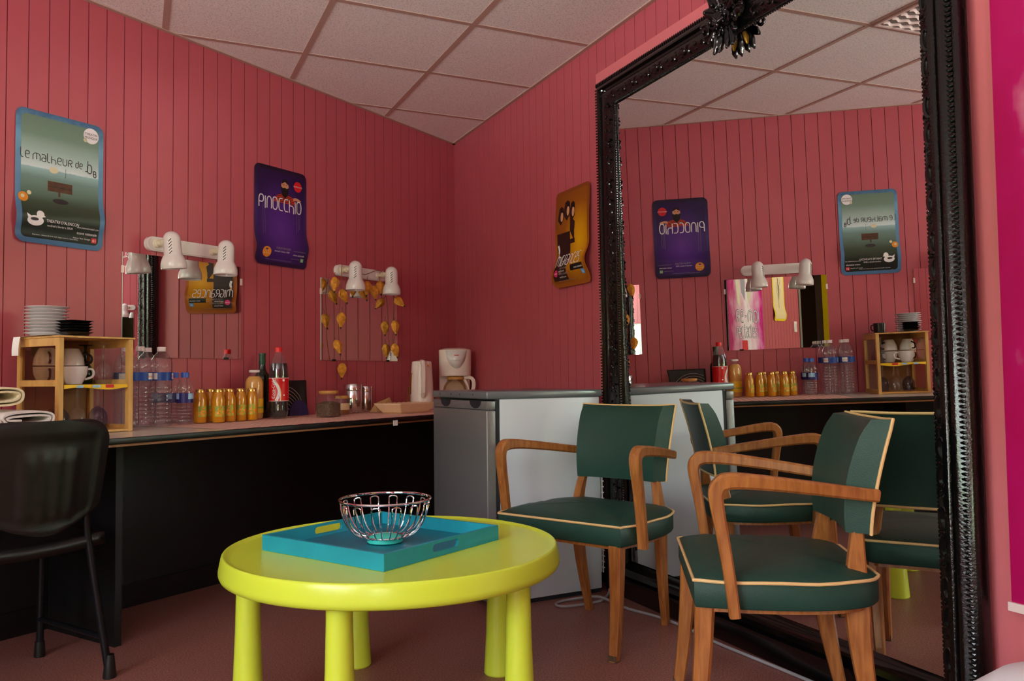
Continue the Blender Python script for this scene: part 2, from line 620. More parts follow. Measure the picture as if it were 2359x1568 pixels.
class Print:
    """flat printed shapes laid on a bending sheet: surf(u, v) in metres -> local point, lifted by layer"""

    def __init__(self, mb, surf):
        self.mb, self.surf = mb, surf

    def poly_mesh(self, vs, fs, mi, layer):
        self.mb.add([self.surf(x, y, layer) for x, y in vs], fs, mi)

    def rect(self, x0, x1, y0, y1, mi, layer, ny=6, nx=2):
        self.mb.grid(lambda a, b: self.surf(x0 + (x1 - x0) * a, y0 + (y1 - y0) * b, layer), nx, ny, mi)

    def disc(self, cx, cy, r, mi, layer, sy=1.0, n=20):
        vs = [(cx, cy)] + [(cx + r * cos(2 * PI * k / n), cy + r * sy * sin(2 * PI * k / n)) for k in range(n)]
        self.poly_mesh(vs, [(0, 1 + k, 1 + (k + 1) % n) for k in range(n)], mi, layer)

    def fan(self, pts, mi, layer):
        cx = sum(p[0] for p in pts) / len(pts)
        cy = sum(p[1] for p in pts) / len(pts)
        n = len(pts)
        self.poly_mesh([(cx, cy)] + list(pts), [(0, 1 + k, 1 + (k + 1) % n) for k in range(n)], mi, layer)

    def stroke(self, pts, w, mi, layer, rnd=2):
        P = smooth_pts([(x, y, 0) for x, y in pts], rnd) if rnd else [Vector((x, y, 0)) for x, y in pts]
        vs, fs = [], []
        for i, p in enumerate(P):
            t = P[min(i + 1, len(P) - 1)] - P[max(i - 1, 0)]
            if t.length < 1e-9:
                t = Vector((1, 0, 0))
            t.normalize()
            n = Vector((-t.y, t.x, 0)) * (w / 2)
            vs += [(p.x + n.x, p.y + n.y), (p.x - n.x, p.y - n.y)]
            if i:
                k = 2 * i
                fs.append((k - 2, k - 1, k + 1, k))
        self.poly_mesh(vs, fs, mi, layer)

    def word(self, txt, x, y, h, w, mi, layer, gap=0.22, asp=1.0):
        for ch in txt:
            gw, strokes = GLYPH[ch]
            for s in strokes:
                self.stroke([(x + px * h * asp, y + py * h) for px, py in s], w, mi, layer)
            x += (gw + gap) * h * asp
        return x

    def text(self, txt, x, y, h, mi, layer, align='L', asp=1.0):
        vs, fs, w = text_mesh(txt)
        ox = {'L': 0, 'C': -w / 2, 'R': -w}[align]
        self.poly_mesh([(x + (vx + ox) * h * asp, y + vy * h) for vx, vy in vs], fs, mi, layer)


# ------------------------------------------------------------------ camera
cam_d = bpy.data.cameras.new('camera')
cam = bpy.data.objects.new('camera', cam_d)
COL.objects.link(cam)
SC.camera = cam
cam_d.sensor_fit = 'HORIZONTAL'
cam_d.sensor_width = 36.0
cam_d.lens = 1896.66 / 2359 * 36.0
cam_d.clip_start = 0.05
cam_d.clip_end = 100
yaw, pitch, roll = 0.4309, 0.0434, -0.0114
F = Vector((sin(yaw) * cos(pitch), cos(yaw) * cos(pitch), sin(pitch)))
R = Vector((cos(yaw), -sin(yaw), 0))
U = R.cross(F)
R2 = R * cos(roll) + U * sin(roll)
U2 = U * cos(roll) - R * sin(roll)
mw = Matrix((R2, U2, -F)).transposed().to_4x4()
mw.translation = Vector((0, 0, EYE))
cam.matrix_world = mw

# ------------------------------------------------------------------ room shell
ANGB = math.atan2(-1.0, 0.0089)
BD = Vector((cos(ANGB), sin(ANGB), 0))       # along the mirror wall, towards the camera
BN = Vector((sin(ANGB), -cos(ANGB), 0))      # out of that wall into the room


def WB(t, off, z=0.0):
    return Vector((CX, CY, 0)) + BD * t + BN * off + Vector((0, 0, z))


PITCH = 0.0765


def plank_wall(name, origin, rotz, rects, phase, mats, thick=0.12):
    """tongue-and-groove boards: real V grooves cut along the wall face"""
    mb = MB()
    for x0, x1, z0, z1 in rects:
        prof = [(x0, 0.0)]
        gs = []
        k = math.ceil((x0 - phase) / PITCH)
        while phase + k * PITCH < x1:
            g = phase + k * PITCH
            if x0 + 0.004 < g < x1 - 0.004:
                gs.append(g)
            k += 1
        segs = []
        last = x0
        for g in gs:
            segs.append((last, g - 0.0016, 0))
            segs.append((g - 0.0016, g + 0.0016, 1))
            last = g + 0.0016
        segs.append((last, x1, 0))
        for a, b, kind in segs:
            if kind == 0:
                mb.add([(a, 0, z0), (b, 0, z0), (b, 0, z1), (a, 0, z1)], [(0, 1, 2, 3)], 0)
            else:
                mb.add([(a, 0, z0), ((a + b) / 2, .004, z0), (b, 0, z0), (a, 0, z1), ((a + b) / 2, .004, z1), (b, 0, z1)],
                       [(0, 1, 4, 3), (1, 2, 5, 4)], 1)
        mb.add([(x0, 0.0041, z0), (x1, 0.0041, z0), (x1, thick, z0), (x0, thick, z0), (x0, 0.0041, z1), (x1, 0.0041, z1), (x1, thick, z1), (x0, thick, z1)],
               [(0, 1, 2, 3), (4, 5, 6, 7), (1, 2, 6, 5), (0, 3, 7, 4), (2, 3, 7, 6), (0, 1, 5, 4)], 0)
    return struct(mb.build(name, mats, smooth=False, fix=False, loc=origin, rotz=rotz))


LA = 5.349
PW = [M['pink'], M['pink_groove']]
plank_wall('wall_back', WA(LA, 0), ANG, [(0, LA, 0, CEIL)], (LA - 2.449) % PITCH, PW)
DOOR0, DOOR1 = 4.948 + 0.55, 4.948 + 1.45
LB = 4.948 + 1.95
plank_wall('wall_right', WB(0, 0), ANGB, [(0, DOOR0, 0, CEIL), (DOOR0, DOOR1, 2.08, CEIL), (DOOR1, LB, 0, CEIL)], (4.948 - 3.165) % PITCH, PW)
W1 = (0.45, 2.6, 1.0, 2.25)       # window in the left wall: along-wall range, heights
plank_wall('wall_left', Vector((-2.6, -1.9, 0)), PI / 2, [(0, W1[0], 0, CEIL), (W1[1], 3.95, 0, CEIL), (W1[0], W1[1], 0, W1[2]), (W1[0], W1[1], W1[3], CEIL)], 0.03, PW)
W2 = (2.86, 3.71, 0.6, 1.42)
plank_wall('wall_front', Vector((1.96, -1.9, 0)), PI, [(0, W2[0], 0, CEIL), (W2[1], 4.6, 0, CEIL), (W2[0], W2[1], 0, W2[2]), (W2[0], W2[1], W2[3], CEIL)], 0.03, PW)

mb = MB()
mb.box(-2.75, 3.4, -2.05, 5.2, -0.1, 0.0)
struct(mb.build('floor', M['floor'], smooth=False))
mb = MB()
mb.box(-2.75, 3.4, -2.05, 5.2, CEIL, CEIL + 0.08)
struct(mb.build('ceiling', M['tile'], smooth=False))

# suspended ceiling bars, clipped to the room
mb = MB()
GX0, GY0 = 0.7108, 3.8098


def xmax(y):
    return CX + 0.0089 * (CY - y)


def ywall(x):
    return CY - (CX - x) * math.tan(ANG)


for k in range(-5, 2):
    x = GX0 + 0.6 * k
    mb.box(x - 0.012, x + 0.012, -1.9, ywall(x), CEIL - 0.003, CEIL + 0.001)
for k in range(-1, 10):
    y = GY0 - 0.6 * k
    x0 = max(-2.6, CX - (CY - y) / math.tan(ANG))
    mb.box(x0, xmax(y), y - 0.0118, y + 0.0118, CEIL - 0.0028, CEIL + 0.001)
struct(mb.build('trim_1', M['tbar'], smooth=False), 'beige bars of the suspended ceiling grid')
mb = MB()
mb.box(0, LA, -0.02, 0.001, CEIL - 0.006, CEIL + 0.001)
struct(mb.build('trim_2', M['tbar'], smooth=False, loc=WA(LA, 0), rotz=ANG), 'beige ceiling edge strip along the long wall')
mb = MB()
mb.box(0, LB, -0.02, 0.001, CEIL - 0.006, CEIL + 0.001)
struct(mb.build('trim_3', M['tbar'], smooth=False, loc=WB(0, 0), rotz=ANGB), 'beige ceiling edge strip along the mirror wall')

# smooth painted board behind the great mirror
mb = MB()
mb.box(4.948 - 3.167, 4.948 - 1.02, -0.006, 0.0, 0, 2.262)
struct(mb.build('trim_4', M['pink_smooth'], smooth=False, loc=WB(0, 0), rotz=ANGB), 'smooth pink board behind the great mirror')
# black lower wall below the counter
mb = MB()
mb.box(0, LA - 0.01, -0.02, 0.0, 0.0, 0.70)
struct(mb.build('trim_5', M['black_panel'], smooth=False, loc=WA(LA, 0), rotz=ANG), 'black lower wall panel under the counter')
mb = MB()
mb.box(0, LA - 0.03, -0.034, -0.02, 0.0, 0.09)
struct(mb.build('baseboard_back', M['black_trim'], smooth=False, loc=WA(LA, 0), rotz=ANG))
mb = MB()
mb.box(0.05, 4.948 - 3.1, -0.014, 0.0, 0.0, 0.08)
mb.box(4.948 - 1.25, DOOR0, -0.014, 0.0, 0.0, 0.08)
struct(mb.build('baseboard_right', M['black_trim'], smooth=False, loc=WB(0, 0), rotz=ANGB))


def window(name, origin, rotz, w, mull):
    x0, x1, z0, z1 = w
    f = MB()
    d = 0.045
    for a, b, c, e in [(x0, x1, z0, z0 + d), (x0, x1, z1 - d, z1), (x0, x0 + d, z0 + d, z1 - d), (x1 - d, x1, z0 + d, z1 - d)]:
        f.box(a, b, 0.03, 0.085, c, e)
    for k in range(1, mull + 1):
        xm = x0 + (x1 - x0) * k / (mull + 1)
        f.box(xm - 0.03, xm + 0.03, 0.03, 0.085, z0 + d, z1 - d)
    fr = struct(f.build(name, M['window_frame'], smooth=False, loc=origin, rotz=rotz))
    p = MB()
    p.box(x0 + d, x1 - d, 0.055, 0.059, z0 + d, z1 - d)
    p.build('pane', M['pane'], fr, smooth=False)
    s = MB()
    s.box(x0 - 0.03, x1 + 0.03, -0.04, 0.03, z0 - 0.03, z0)
    s.build('sill', M['window_frame'], fr, smooth=False)
    return fr


window('window_1', Vector((-2.6, -1.9, 0)), PI / 2, W1, 2)
window('window_2', Vector((1.96, -1.9, 0)), PI, W2, 1)

# room beyond the doorway
mb = MB()
xh0, xh1 = 2.06, 3.3
mb.box(xh1, xh1 + 0.08, -1.95, 0.1, 0, CEIL)
mb.box(xh0, xh1, 0.02, 0.1, 0, CEIL)
mb.box(xh0, xh1, -1.98, -1.9, 0, CEIL)
struct(mb.build('wall_hall', M['brown_wall'], smooth=False))
mb = MB()
mb.box(DOOR0, DOOR0 + 0.05, -0.012, 0.13, 0, 2.08)
mb.box(DOOR1 - 0.05, DOOR1, -0.012, 0.13, 0, 2.08)
mb.box(DOOR0 + 0.05, DOOR1 - 0.05, -0.012, 0.13, 2.03, 2.08)
dr = struct(mb.build('door_1', M['grey_door'], smooth=False, loc=WB(0, 0), rotz=ANGB))
lf = MB()
lf.box(0, 0.04, -0.78, 0.0, 0.01, 2.02)
leaf = lf.build('door_leaf', M['yellow'], dr, smooth=False)
leaf.location = (DOOR1 - 0.20, -0.01, 0)

# ------------------------------------------------------------------ counter along the long wall
def wa_thing(name, label, cat, s, off, z, group=None, turn=0.0):
    return thing(name, label, cat, WA(s, off, z), ANG + turn, group)


ct = thing('counter', 'long black-edged dressing counter along the pink wall with pale top', 'counter', WA(0, 0), ANG)
CF = 0.64


def ctp(s, off):
    return (-s, -off)


out = [ctp(4.6, 0.021), ctp(4.6, CF), ctp(0.43, CF), ctp(0.02, 0.021)]
MB().prism(out, 0.705, ZC, 0).build('worktop', M['worktop'], ct, smooth=False)
e = MB()
e.box(-4.6, -0.43, -CF - 0.012, -CF, 0.702, ZC + 0.0005, 0, bev=0.003)
e.build('edge_strip', M['black_trim'], ct)
e = MB()
e.box(-4.6, -0.43, -CF - 0.004, -CF + 0.02, 0.694, 0.702)
e.build('batten', M['brown_trim'], ct, smooth=False)
e = MB()
e.box(-2.60, -2.575, -0.45, -0.036, 0.0, 0.704)
e.build('support_panel', M['black_panel'], ct, smooth=False)
e = MB()
e.box(-1.385, -1.355, -CF - 0.0145, -CF - 0.0125, 0.686, 0.71)
e.build('tape_tab', M['label_white'], ct, smooth=False)

# ------------------------------------------------------------------ great mirror
TILT = 0.006
mr = thing('wall_mirror', 'huge floor-standing mirror in a carved glossy black frame', 'mirror', (1.881, 2.1945, 0), ANGB - 0.0075)
TM = RX(TILT)                       # top leans very slightly into the room
HW, HT = 0.8555, 2.17               # half width, height of the frame
IB = 0.135                          # height of the plain bottom rail
FWD = 0.120


def frame_loop(u, bot):
    """corner points (x, z) of the rectangle inset by u; bottom rail uses its own inset"""
    return [(-HW + u, bot), (HW - u, bot), (HW - u, HT - u), (-HW + u, HT - u)]


MIR_Y = -0.012
prof = [(0, 0.0), (0, .028), (.006, .038), (.028, .054), (.034, .057), (.039, .055), (.043, .040), (.052, .038), (.056, .046), (.061, .048),
        (.084, .038), (.096, .024), (.101, .024), (.105, .012), (.108, .0)]
prof = [(u * FWD / .108, d) for u, d in prof]
mb = MB()
mb.box(-HW + .02, HW - .02, -.004, -0.001, IB - 0.02, HT - .02, 0, TM)
mb.build('backing', M['black_gloss2'], mr, smooth=False)
mb = MB()
mb.grid(lambda a, b: ((-HW + FWD - .004) + (2 * (HW - FWD) + .008) * a, -.0190 - .0064 * (HW - FWD) * (2 * a - 1) - .0100 * (IB - .004 + (HT - FWD - IB + .008) * b - 1.1), IB - .004 + (HT - FWD - IB + .008) * b), 1, 1, 0, TM)
mb.build('mirror_glass', M['mirror'], mr, smooth=False, fix=False)
# two uprights and top rail in one mitred sweep, flat-moulded bottom rail
mb = MB()
vs, fs = [], []
n = len(prof)
path = [lambda u: (-HW + u, 0.0), lambda u: (-HW + u, HT - u), lambda u: (HW - u, HT - u), lambda u: (HW - u, 0.0)]
for pf in path:
    for u, d in prof:
        x, z = pf(u)
        vs.append((x, MIR_Y - d, z))
for i in range(3):
    for k in range(n - 1):
        fs.append((i * n + k, i * n + k + 1, (i + 1) * n + k + 1, (i + 1) * n + k))
fs.append(list(range(n)))
fs.append(list(range(3 * n, 4 * n)))
mb.add(vs, fs, 0, TM)
mb.build('frame', M['black_gloss'], mr, angle=50)
mb = MB()
bp = [(0, .0), (.0, .045), (.01, .05), (.06, .046), (.066, .05), (.078, .05), (.084, .03), (.1, .026), (.104, .034), (.114, .034), (.12, .014), (IB, .0)]
x0, x1 = -HW + FWD - .02, HW - FWD + .02
vs = [(x, MIR_Y - d, z) for x in (x0, x1) for z, d in bp]
n = len(bp)
mb.add(vs, [(k, k + 1, n + k + 1, n + k) for k in range(n - 1)] + [list(range(n)), list(range(n, 2 * n))], 0, TM)
mb.build('bottom_rail', M['black_gloss2'], mr, angle=50)


def along_frame(step):
    """stations (side, distance) round the two uprights and the top"""
    st = []
    z = 0.16
    while z < HT - 0.02:
        st.append((-1, z))
        st.append((1, z))
        z += step
    return st


# ribbed outer band and pearl bands
rib = MB()
bead = MB()
z = 0.02
while z < HT - 0.03:
    for sx in (-1, 1):
        rib.ball((sx * (HW - .018), MIR_Y - .0475, z), .0062, 0, TM, 1, (1.9, .9, .75))
    z += 0.0125
x = -HW + .02
while x < HW - .02:
    rib.ball((x, MIR_Y - .0475, HT - .018), .0062, 0, TM, 1, (.75, .9, 1.9))
    x += 0.0125
z = IB
while z < HT - FWD + .004:
    for sx in (-1, 1):
        bead.ball((sx * (HW - .116), MIR_Y - .0165, z), .0052, 0, TM, 1)
    z += 0.0105
x = -HW + FWD
while x < HW - FWD:
    bead.ball((x, MIR_Y - .0165, HT - .116), .0052, 0, TM, 1)
    x += 0.0105
rib.build('ribbed_band', M['black_gloss'], mr)
bead.build('pearl_band', M['black_gloss2'], mr)

# carved scrolls on the inner slope
def scroll(cx, cz, a, s, flip):
    """one C-scroll with a leaf and berries, in the plane of the frame face"""
    scr = MB()
    Xf = TM @ T(cx, MIR_Y - .0335, cz) @ RY(a)
    pts = []
    for k in range(15):
        t = k / 14
        th = (0.2 + 1.55 * t) * PI * flip
        rr = s * (1.0 - .72 * t)
        pts.append((rr * cos(th) * 0.45, -.004 - .006 * t, rr * sin(th) + s * .15))
    scr.tube(pts, [.0035 + .0035 * sin(PI * min(1, k / 10)) for k in range(15)], 6, 0, Xf)
    for k in range(5):
        aa = -0.9 + 0.45 * k
        scr.ball((sin(aa) * s * .42, -.004, -s * .75 + cos(aa) * s * .4), s * .2, 0, Xf, 1, (.55, .55, 1.25), Matrix.Rotation(-aa, 3, 'Y'))
    for k in range(3):
        scr.ball((flip * (-.010 + .009 * k), -.006, s * 1.15 + .006 * (k % 2)), .0058, 0, Xf, 1)
    for k in range(9):
        a_ = k * 2.39996
        scr.ball((cos(a_) * s * .12 * k ** .5, -.001 + .001 * (k % 3), sin(a_) * s * .36 * k ** .5), s * .15, 0, Xf, 1, (1, .7, 1.3))
    scr.build('carved_scroll', M['black_gloss2'], mr)


zz, k = 0.2, 0
while zz < HT - 0.14:
    for sx in (-1, 1):
        scroll(sx * (HW - .083), zz, 0, .043, 1 if (k % 2) else -1)
    zz += 0.086
    k += 1
xx, k = -HW + 0.16, 0
while xx < HW - 0.12:
    if abs(xx - 0.01) > 0.09:
        scroll(xx, HT - .083, PI / 2, .043, 1 if (k % 2) else -1)
    xx += 0.086
    k += 1
for sx in (-1, 1):
    for q in range(3):
        scroll(sx * (HW - .07 + .012 * q), HT - .07 + .012 * q, sx * (PI / 4 + q), .03, sx)

# crest at the top centre
cr = MB()
CZ = HT - .06
Xc = TM @ T(0.020, MIR_Y - .046, CZ) @ Matrix.Diagonal((.70, 1.0, .98, 1.0))


def lobe(mb, base, ang, L, w, lift, X, y0=0.0):
    """fat rounded acanthus lobe with a midrib and scalloped edges"""
    d = Vector((sin(ang), 0, cos(ang)))
    q = Vector((cos(ang), 0, -sin(ang)))
    b0 = Vector((base[0], y0, base[1]))
    NU, NV = 8, 12
    vs, fs = [], []
    for j in range(NV + 1):
        t = j / NV
        wid = w * (sin(PI * (.13 + .67 * t)) ** .7) * (1 + .12 * sin(t * 19))
        for i in range(NU + 1):
            u = 2 * i / NU - 1
            p = b0 + d * (L * t * (1 - .12 * u * u)) + q * (wid * u)
            p.y -= .010 + lift * sin(PI * .5 * t) + .010 * (1 - u * u) * (1 - .4 * t) - (.022 * max(0, t - .72) / .28 if False else 0) - .004 * (abs(u) < .2)
            vs.append(p)
    W_ = NU + 1
    for j in range(NV):
        for i in range(NU):
            fs.append((j * W_ + i, j * W_ + i + 1, (j + 1) * W_ + i + 1, (j + 1) * W_ + i))
    n0 = len(vs)
    for v in list(vs):
        vs.append(v + Vector((0, .010, 0)))
    fs += [tuple(n0 + k for k in reversed(f)) for f in list(fs)]
    for j in range(NV):
        for i in (0, NU):
            a, c = j * W_ + i, (j + 1) * W_ + i
            fs.append((a, c, n0 + c, n0 + a))
    for i in range(NU):
        for j in (0, NV):
            a, c = j * W_ + i, j * W_ + i + 1
            fs.append((a, c, n0 + c, n0 + a))
    mb.add(vs, fs, 0, X)
    mb.ball(tuple(b0 + d * (L * .97) + Vector((0, -.012 - lift, 0))), w * .42, 0, X, 2, (1, .8, 1))


for a, L, w in [(-1.25, .088, .020), (1.25, .088, .020), (-.72, .105, .022), (.72, .105, .022), (-.24, .118, .022), (.24, .118, .022), (0, .100, .020)]:
    lobe(cr, (a * .02, .012), a, L, w, .020 if abs(a) > .1 else .032, Xc)
for sx in (-1, 1):
    for r0, dx, dz, tw in [(.036, .055, -.012, .0095), (.027, .108, -.030, .008), (.020, .040, .045, .007), (.016, .020, -.058, .006)]:
        pts = []
        for k in range(23):
            t = k / 22
            th = (0.1 + 2.3 * t) * PI
            rr = r0 * (1 - .78 * t)
            pts.append((sx * (dx + rr * cos(th)), -.014 - .020 * t, dz + rr * sin(th)))
        cr.tube(pts, [tw * (1 - .35 * k / 22) for k in range(23)], 8, 0, Xc)
        cr.ball((sx * dx, -.036, dz), tw * 1.1, 0, Xc, 2)
    lobe(cr, (sx * .07, -.012), sx * 1.45, .085, .020, .010, Xc)
    lobe(cr, (sx * .05, -.035), sx * 2.25, .060, .015, .012, Xc)
    lobe(cr, (sx * .02, -.040), PI - sx * .10, .078, .017, .006, Xc)
    lobe(cr, (sx * .046, -.038), PI - sx * .28, .080, .018, .004, Xc)
for k in range(7):
    a = -1.2 + .4 * k
    cr.tube([(0, -.022, -.034), (sin(a) * .022, -.044, -.034 + cos(a) * .024), (sin(a) * .040, -.034, -.034 + cos(a) * .045)], [.005, .0095, .006], 8, 0, Xc)
cr.ball((0, -.036, -.034), .013, 0, Xc, 2)
for k in range(12):
    cr.ball((.052 * cos(k * 2.4) * (.4 + .05 * k), -.030, -.012 + .045 * sin(k * 2.4) * (.4 + .05 * k)), .0075, 0, Xc, 2)
cr.build('crest', M['black_gloss2'], mr, angle=50)
for sx in (-1, 1):
    gd = MB()
    gd.tube([(sx * .034, .004, -.058), (sx * .046, .003, -.078), (sx * .050, .002, -.098)], [.009, .011, .005], 8, 0, Xc)
    gb = gd.build('gilded_back', M['gold'], mr)
    gb['label'] = 'gilded back of a crest pendant'

# ------------------------------------------------------------------ posters
def sheet_surface(W, H, bend, base=0.004):
    def surf(u, v, layer=0):
        return (u - W / 2, -(base + bend(u / W, v / H)) - layer * 0.0007, v)
    return surf


def poster_sheet(mb, surf, W, H, r, mi, nu=14, nv=44, back=True):
    """rounded-corner sheet with a printed front and a plain back"""
    def hw(v):
        y = v * H
        if y < r:
            return W / 2 - r + math.sqrt(max(0, r * r - (r - y) ** 2))
        if y > H - r:
            return W / 2 - r + math.sqrt(max(0, r * r - (y - H + r) ** 2))
        return W / 2

    def ease(v):
        return v
    rows = [0, .004, .012, .025, .04, .055, .07] + [.07 + .86 * k / nv for k in range(1, nv)] + [.93, .945, .96, .975, .988, .996, 1]
    vs, us = [], []
    for v in rows:
        w = hw(v)
        for i in range(nu + 1):
            u = W / 2 + w * (2 * i / nu - 1)
            vs.append(surf(u, v * H, 0))
            us.append((u / W, v))
    n = nu + 1
    fs = [(j * n + i, j * n + i + 1, (j + 1) * n + i + 1, (j + 1) * n + i) for j in range(len(rows) - 1) for i in range(nu)]
    mb.add(vs, fs, mi, None, us)
    return fs


def bump(x, c, w):
    return math.exp(-((x - c) / w) ** 2)


def finish_poster(o):
    md = o.modifiers.new('thickness', 'SOLIDIFY')
    md.thickness = 0.0006
    md.offset = -1


def inner_frame(pr, W, H, ins, r, mi, layer):
    """rounded inner picture field"""
    pts = []
    for cx, cy, a0 in [(W - ins - r, ins + r, -PI / 2), (W - ins - r, H - ins - r, 0), (ins + r, H - ins - r, PI / 2), (ins + r, ins + r, PI)]:
        for k in range(5):
            a = a0 + PI / 2 * k / 4
            pts.append((cx + r * cos(a), cy + r * sin(a)))
    return pts


# --- sea poster
W, H = 0.337, 0.50
bend = lambda u, v: .016 * bump(v, .19 + .05 * u, .10) + .012 * bump(v, -.02, .06) * (1 - u)
surf = sheet_surface(W, H, bend)
mats = [M['poster_sea_border'] if 'poster_sea_border' in M else ramp_mat('sea_border', [(0, (70, 110, 150)), (.5, (96, 140, 178)), (.8, (110, 160, 190)), (1, (66, 104, 140))], noise=.2, nscale=(2, 3, 1)),
        ramp_mat('sea_picture', [(0, (16, 18, 14)), (.14, (30, 36, 28)), (.3, (70, 84, 66)), (.5, (112, 142, 134)), (.575, (150, 186, 190)), (.582, (206, 222, 224)), (.66, (176, 200, 196)), (.85, (116, 142, 126)), (1, (104, 128, 110))], noise=.03, nscale=(2, 14, 1)),
        M['print_white'], M['print_ink'], M['print_brown'], M['print_red'], M['print_orange'], M['print_glow'], M['print_black']]
mb = MB()
poster_sheet(mb, surf, W, H, .03, 0)
pr = Print(mb, surf)
inn = MB()


def rounded_field(mb, surf, W, H, ins, r, mi, layer, nu=10, nv=40):
    vs, us = [], []
    rows = [k / nv for k in range(nv + 1)]
    extra = [.003, .01, .02, .03]
    rows = sorted(set(rows + extra + [1 - e for e in extra]))
    for v in rows:
        y = v * (H - 2 * ins)
        w = (W - 2 * ins) / 2
        hh = H - 2 * ins
        if y < r:
            w = w - r + math.sqrt(max(0, r * r - (r - y) ** 2))
        elif y > hh - r:
            w = w - r + math.sqrt(max(0, r * r - (y - hh + r) ** 2))
        for i in range(nu + 1):
            u = W / 2 + w * (2 * i / nu - 1)
            vs.append(surf(u, y + ins, layer))
            us.append((u / W, v))
    n = nu + 1
    mb.add(vs, [(j * n + i, j * n + i + 1, (j + 1) * n + i + 1, (j + 1) * n + i) for j in range(len(rows) - 1) for i in range(nu)], mi, None, us)


rounded_field(mb, surf, W, H, .02, .018, 1, 1)
pr.disc(.285, .452, .031, 2, 2)
pr.text('THEATRE', .285, .454, .0125, 3, 3, 'C')
pr.text('MUSIQUE', .285, .440, .0125, 3, 3, 'C')
pr.disc(.262, .432, .008, 7, 2)
x = pr.word('LE', .018, .314, .027, .0026, 3, 3, .24, 1.15)
x = pr.word('MALHEUR', x + .006, .312, .026, .0026, 3, 3, .19, 1.25)
x = pr.word('DE', x + .008, .314, .020, .0026, 3, 3, .22, 1.2)
x = pr.word('J', x + .006, .311, .030, .0030, 3, 3, .1)
pr.word('O', x - .004, .302, .034, .0034, 3, 3, .1)
pr.word('B', x + .020, .290, .024, .0034, 3, 3, .1)
pr.disc(.140, .286, .017, 7, 2, .7)
pr.stroke([(.186, .30), (.186, .27), (.182, .265)], .0012, 3, 2.5, 0)
pr.rect(.118, .212, .205, .243, 4, 2, 4)
pr.rect(.12, .21, .222, .2235, 8, 3, 1)
pr.rect(.158, .166, .188, .205, 4, 2, 3)
pr.disc(.166, .17, .03, 3, 1.6, .35)
pr.disc(.028, .168, .018, 6, 2)
pr.disc(.026, .170, .007, 7, 3)
pr.disc(.050, .186, .008, 7, 2)
# rubber duck ring
pr.disc(.068, .083, .030, 2, 2, .62)
pr.disc(.085, .108, .014, 2, 2)
pr.fan([(.098, .106), (.104, .100), (.096, .098)], 2, 2)
pr.fan([(.040, .092), (.036, .108), (.052, .098)], 2, 2)
pr.disc(.064, .088, .015, 3, 3, .4)
pr.text("THEATRE D'ALENCON", .108, .083, .0155, 2, 2, 'L', .8)
pr.text('vendredi 6 fevrier a 20h30', .112, .068, .0115, 2, 2, 'L', .8)
pr.text('www.scenenationale61.com', .314, .078, .0098, 2, 2, 'R', .8)
pr.text('scene nationale', .309, .056, .0145, 2, 2, 'R', .9)
pr.text('Alencon  Flers  Mortagne', .285, .038, .0075, 2, 2, 'R', .9)
pr.rect(.289, .310, .029, .048, 5, 2, 2)
pr.text('61', .2995, .033, .016, 2, 3, 'C')
pr.text('Reservations - billetterie 02 33 29 16 96  Theatre d Alencon  Forum de Flers', .062, .031, .0062, 2, 2, 'L', .9)
p = mb.build('theatre_poster', mats, angle=80, fix=False, loc=WA(2.554, 0, 1.418), rotz=ANG)
tag(p, 'blue-bordered sea poster with a wooden sign and white duck, above the plates', 'poster', 'theatre posters on the pink walls')

# --- purple poster
W, H = 0.334, 0.488
bend = lambda u, v: .018 * bump(v, .17 + .04 * u, .10) + .008 * bump(v, -.02, .05)
surf = sheet_surface(W, H, bend)
mats = [ramp_mat('purple_border', [(0, (40, 24, 62)), (.5, (66, 48, 110)), (1, (32, 18, 44))], noise=.25, nscale=(1, 2, 1)),
        ramp_mat('purple_picture', [(0, (98, 52, 150)), (.25, (78, 40, 128)), (.55, (44, 22, 78)), (1, (22, 10, 40))], radial=(.5, .38), noise=.05),
        M['print_white'], M['print_red'], M['print_black'], M['print_skin'], M['print_stripe'], M['print_orange'], M['print_grey'], M['print_green'], M['print_glow']]
mb = MB()
poster_sheet(mb, surf, W, H, .032, 0)
rounded_field(mb, surf, W, H, .02, .016, 1, 1)
pr = Print(mb, surf)
pr.disc(.275, .414, .0265, 3, 2)
pr.text('MARIONNETTE', .275, .411, .0085, 2, 3, 'C')
# bearded man in a striped shirt, head, beard and arms
pr.fan([(.118, .318), (.140, .352), (.172, .366), (.205, .366), (.240, .352), (.258, .330), (.262, .318)], 6, 2)
for k in range(5):
    pr.stroke([(.128 + .004 * k, .322 + .009 * k), (.19, .326 + .009 * k), (.254 - .006 * k, .322 + .009 * k)], .003, 4, 3, 1)
pr.disc(.190, .404, .024, 5, 2, 1.25)
pr.fan([(.168, .412), (.174, .432), (.190, .438), (.206, .432), (.212, .412), (.190, .426)], 4, 3)
pr.fan([(.164, .400), (.178, .392), (.190, .396), (.202, .392), (.216, .400), (.210, .360), (.190, .342), (.170, .360)], 4, 3)
pr.disc(.181, .409, .0035, 4, 3.5, .6)
pr.disc(.199, .409, .0035, 4, 3.5, .6)
pr.stroke([(.245, .345), (.262, .350), (.278, .346), (.292, .340)], .014, 5, 3)
for k in range(3):
    pr.stroke([(.268 + .010 * k, .336), (.267 + .010 * k, .18 + .01 * k)], .0009, 8, 2.4, 0)
for k in range(2):
    pr.stroke([(.050 + .012 * k, .300), (.052 + .013 * k, .155)], .0009, 8, 2.4, 0)
x = pr.word('PINOCCHIO', .026, .278, .060, .0056, 2, 4, .17, .92)
pr.disc(.065, .062, .027, 7, 2, .95)
pr.text('a partir', .065, .066, .010, 10, 3, 'C')
pr.text('de 7 ans', .065, .052, .012, 10, 3, 'C')
pr.text('FORUM DE FLERS', .122, .082, .0140, 8, 2, 'L', .85)
